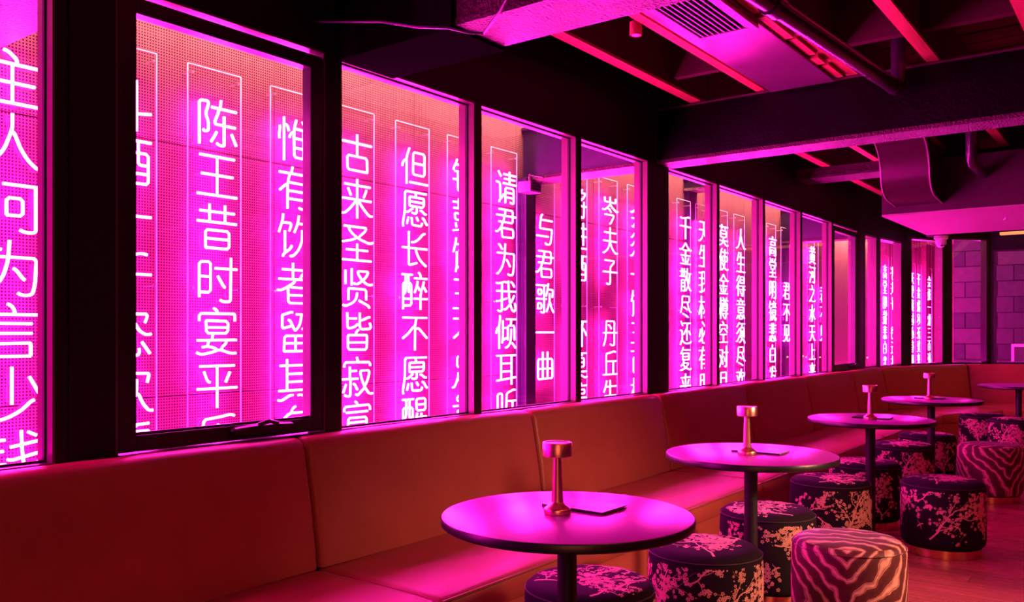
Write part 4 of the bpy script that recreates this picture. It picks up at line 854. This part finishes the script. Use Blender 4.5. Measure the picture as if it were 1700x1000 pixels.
# ================================================================== STOOLS
SR, STP = 0.20, 0.508
zb = FZ+0.046
BODY = [(0.0, zb), (0.170, zb), (0.188, zb+0.004), (0.197, zb+0.016), (0.2005, zb+0.04), (0.2020, zb+0.14), (0.2015, zb+0.24), (0.1995, zb+0.29), (0.1965, STP-0.030), (0.190, STP-0.016), (0.176, STP-0.006), (0.150, STP-0.001), (0.10, STP+0.002), (0.0, STP+0.003)]
def prof_at(z):
    for (r0, z0), (r1, z1) in zip(BODY[1:10], BODY[2:11]):
        if z0 <= z <= z1: return r0+(r1-r0)*(z-z0)/(z1-z0)
    return 0.19
def top_z(r):
    for (r0, z0), (r1, z1) in zip(BODY[9:], BODY[10:]):
        if r1 <= r <= r0: return z0+(z1-z0)*(r0-r)/(r0-r1)
    return STP
def make_print(seed):
    rnd = random.Random(seed)
    m = MB(); C0 = 2*math.pi*0.2
    def side(u, v, lift=0.0007):
        a = u/0.2; z = zb+0.012+v
        r = prof_at(z)+lift
        return (r*math.cos(a), r*math.sin(a), z)
    def top(u, v, lift=0.0009):
        r = math.hypot(u, v); return (u, v, top_z(min(r, 0.189))+lift)
    def poly(pts, f):
        n = len(m.v); m.v += [f(*p) for p in pts]; m.f.append(tuple(range(n, n+len(pts))))
    def flower(u, v, s, f, lim):
        ph = rnd.uniform(0, 6.28)
        for k in range(5):
            a = ph+k*1.2566; ca, sa = math.cos(a), math.sin(a)
            q = [(0.15, 0), (0.55, -0.36), (0.95, -0.26), (1.0, 0), (0.95, 0.26), (0.55, 0.36)]
            pts = [(u+s*(x*ca-y*sa), v+s*(x*sa+y*ca)) for x, y in q]
            if all(lim(*p) for p in pts): poly(pts, f)
    def bud(u, v, s, f, lim):
        a = rnd.uniform(0, 6.28)
        pts = [(u+s*math.cos(a+k*1.047)*(1 if k % 3 else 0.6), v+s*math.sin(a+k*1.047)*(1 if k % 3 else 0.6)) for k in range(6)]
        if all(lim(*p) for p in pts): poly(pts, f)
    def branch(u, v, a, w, ln, depth, f, lim):
        n = max(3, int(ln/0.012)); pts = [(u, v)]; an = a
        for k in range(n):
            an += rnd.gauss(0, 0.28); an += (a-an)*0.15
            u += math.cos(an)*ln/n; v += math.sin(an)*ln/n
            pts.append((u, v))
        for k in range(n):
            (x0, y0), (x1, y1) = pts[k], pts[k+1]
            d = math.hypot(x1-x0, y1-y0); nx, ny = -(y1-y0)/d, (x1-x0)/d
            w0 = w*(1-k/n*0.6); w1 = w*(1-(k+1)/n*0.6)
            q = [(x0+nx*w0, y0+ny*w0), (x1+nx*w1, y1+ny*w1), (x1-nx*w1, y1-ny*w1), (x0-nx*w0, y0-ny*w0)]
            if all(lim(*p) for p in q): poly(q, f)
            if depth > 0 and k > 0 and rnd.random() < 0.42:
                branch(x1, y1, an+rnd.choice((-1, 1))*rnd.uniform(0.5, 1.1), w1*0.62, ln*rnd.uniform(0.35, 0.55), depth-1, f, lim)
            if depth <= 1 and rnd.random() < 0.5:
                flower(x1+rnd.gauss(0, 0.008), y1+rnd.gauss(0, 0.008), rnd.uniform(0.005, 0.0085), f, lim)
            if depth <= 1 and rnd.random() < 0.5: bud(x1+rnd.gauss(0, 0.012), y1+rnd.gauss(0, 0.012), rnd.uniform(0.002, 0.0035), f, lim)
        for _ in range(2 if depth <= 1 else 4):
            flower(u+rnd.gauss(0, 0.013), v+rnd.gauss(0, 0.013), rnd.uniform(0.0055, 0.009), f, lim)
    def crane(u, v, s, a, f, lim):
        ca, sa = math.cos(a), math.sin(a)
        for q in ([(-0.2, -0.12), (0.35, -0.05), (0.4, 0.08), (0.0, 0.18)],
                  [(0.35, -0.03), (0.75, 0.22), (1.0, 0.2), (1.02, 0.25), (0.72, 0.30), (0.36, 0.07)],
                  [(-0.1, 0.05), (0.2, 0.1), (0.05, 0.55), (-0.35, 0.85), (-0.2, 0.4)], [(0.0, -0.1), (0.25, -0.05), (0.3, -0.45), (0.05, -0.8)],
                  [(-0.2, -0.1), (-0.15, 0.08), (-0.75, 0.02), (-1.0, -0.08), (-0.7, -0.06)]):
            pts = [(u+s*(x*ca-y*sa), v+s*(x*sa+y*ca)) for x, y in q]
            if all(lim(*p) for p in pts): poly(pts, f)
    ls = lambda u, v: 0.0 < v < 0.280
    lt = lambda u, v: math.hypot(u, v) < 0.182
    k = 5
    for i in range(k):
        u0 = C0*i/k+rnd.uniform(-0.03, 0.03)
        branch(u0, rnd.uniform(-0.01, 0.08), rnd.uniform(0.7, 1.3)*rnd.choice((1, 1, 1.9)), 0.0045, rnd.uniform(0.20, 0.27), 2, side, ls)
        branch(u0+0.12, rnd.uniform(0.14, 0.26), rnd.uniform(-0.5, 0.5), 0.0034, rnd.uniform(0.13, 0.18), 2, side, ls)
        crane(u0+0.14+rnd.uniform(-0.02, 0.02), rnd.uniform(0.05, 0.22), 0.026, rnd.uniform(0.3, 2.0), side, ls)
    for i in range(4):
        a = i*1.57+rnd.uniform(-0.4, 0.4)
        branch(0.17*math.cos(a), 0.17*math.sin(a), a+math.pi+rnd.uniform(-0.9, 0.9), 0.0045, rnd.uniform(0.15, 0.22), 2, top, lt)
    crane(0.03, -0.02, 0.026, rnd.uniform(0, 6), top, lt)
    return m
def make_stool(name, kind, seed):
    t = empty(name, (0, 0, FZ))
    dr = sub(MB().lathe(BODY, (0, 0, 0), 64).build('upholstered_drum', 'velvet' if kind == 'blossom' else 'zebra', t, smooth=True), t)
    MB().tube([(0.1985*math.cos(a*math.pi/24), 0.1985*math.sin(a*math.pi/24), STP-0.026) for a in range(49)], 0.0022, 5).build('piping', 'velvetpipe' if kind == 'blossom' else 'zebra', dr, smooth=True)
    MB().lathe([(0, FZ), (0.178, FZ), (0.178, FZ+0.006), (0.184, FZ+0.006), (0.184, FZ+0.043), (0.178, zb), (0, zb)], (0, 0, 0), 64).build('plinth_ring', 'gold', t, smooth=True)
    if kind == 'blossom':
        me = make_print(seed); o = me.build('blossom_pattern', 'print', dr)
    return t['ob']
protoB = [make_stool('blossom_stool', 'blossom', s) for s in (11, 23, 37)]
protoZ = make_stool('zebra_stool', 'zebra', 0)
bl = [(2.27, 1.406, 0, 'half hidden under the nearest table'), (2.893, 1.31, 1, 'right of the nearest table, in the foreground'), (3.662, 1.368, 2, 'in front of the second table column'),
      (4.62, 1.391, 0, 'beside the third table, left of its column'), (4.918, 0.911, 1, 'out on the open floor'), (5.346, 1.408, 2, 'in shade behind the third table column'),
      (6.366, 1.431, 0, 'between third and fourth tables, on the banquette side'), (7.09, 1.42, 1, 'below the fourth table'), (9.135, 1.35, 2, 'left one of the far pair by the corner'), (8.826, 1.060, 0, 'right one of the far pair by the corner')]
used = set()
for i, (x, y, k, wh) in enumerate(bl):
    o = protoB[k] if k not in used else copy_tree(protoB[k]); used.add(k)
    o.location = P(x, y, FZ); o.rotation_euler.z = 1.9*i+0.6
    tag(o, 'dark round stool with pale blossom branches, '+wh, 'stool', 'blossom patterned stools')
for i, (x, y, wh) in enumerate(((3.304, 0.929, 'in the foreground at bottom right'), (6.658, 0.942, 'further back at the right edge'))):
    o = protoZ if i == 0 else copy_tree(protoZ)
    o.location = P(x, y, FZ); o.rotation_euler.z = (math.pi+0.25, math.pi+0.75)[i]
    tag(o, 'zebra striped velvet stool with brass ring, '+wh, 'stool', 'zebra velvet stools')
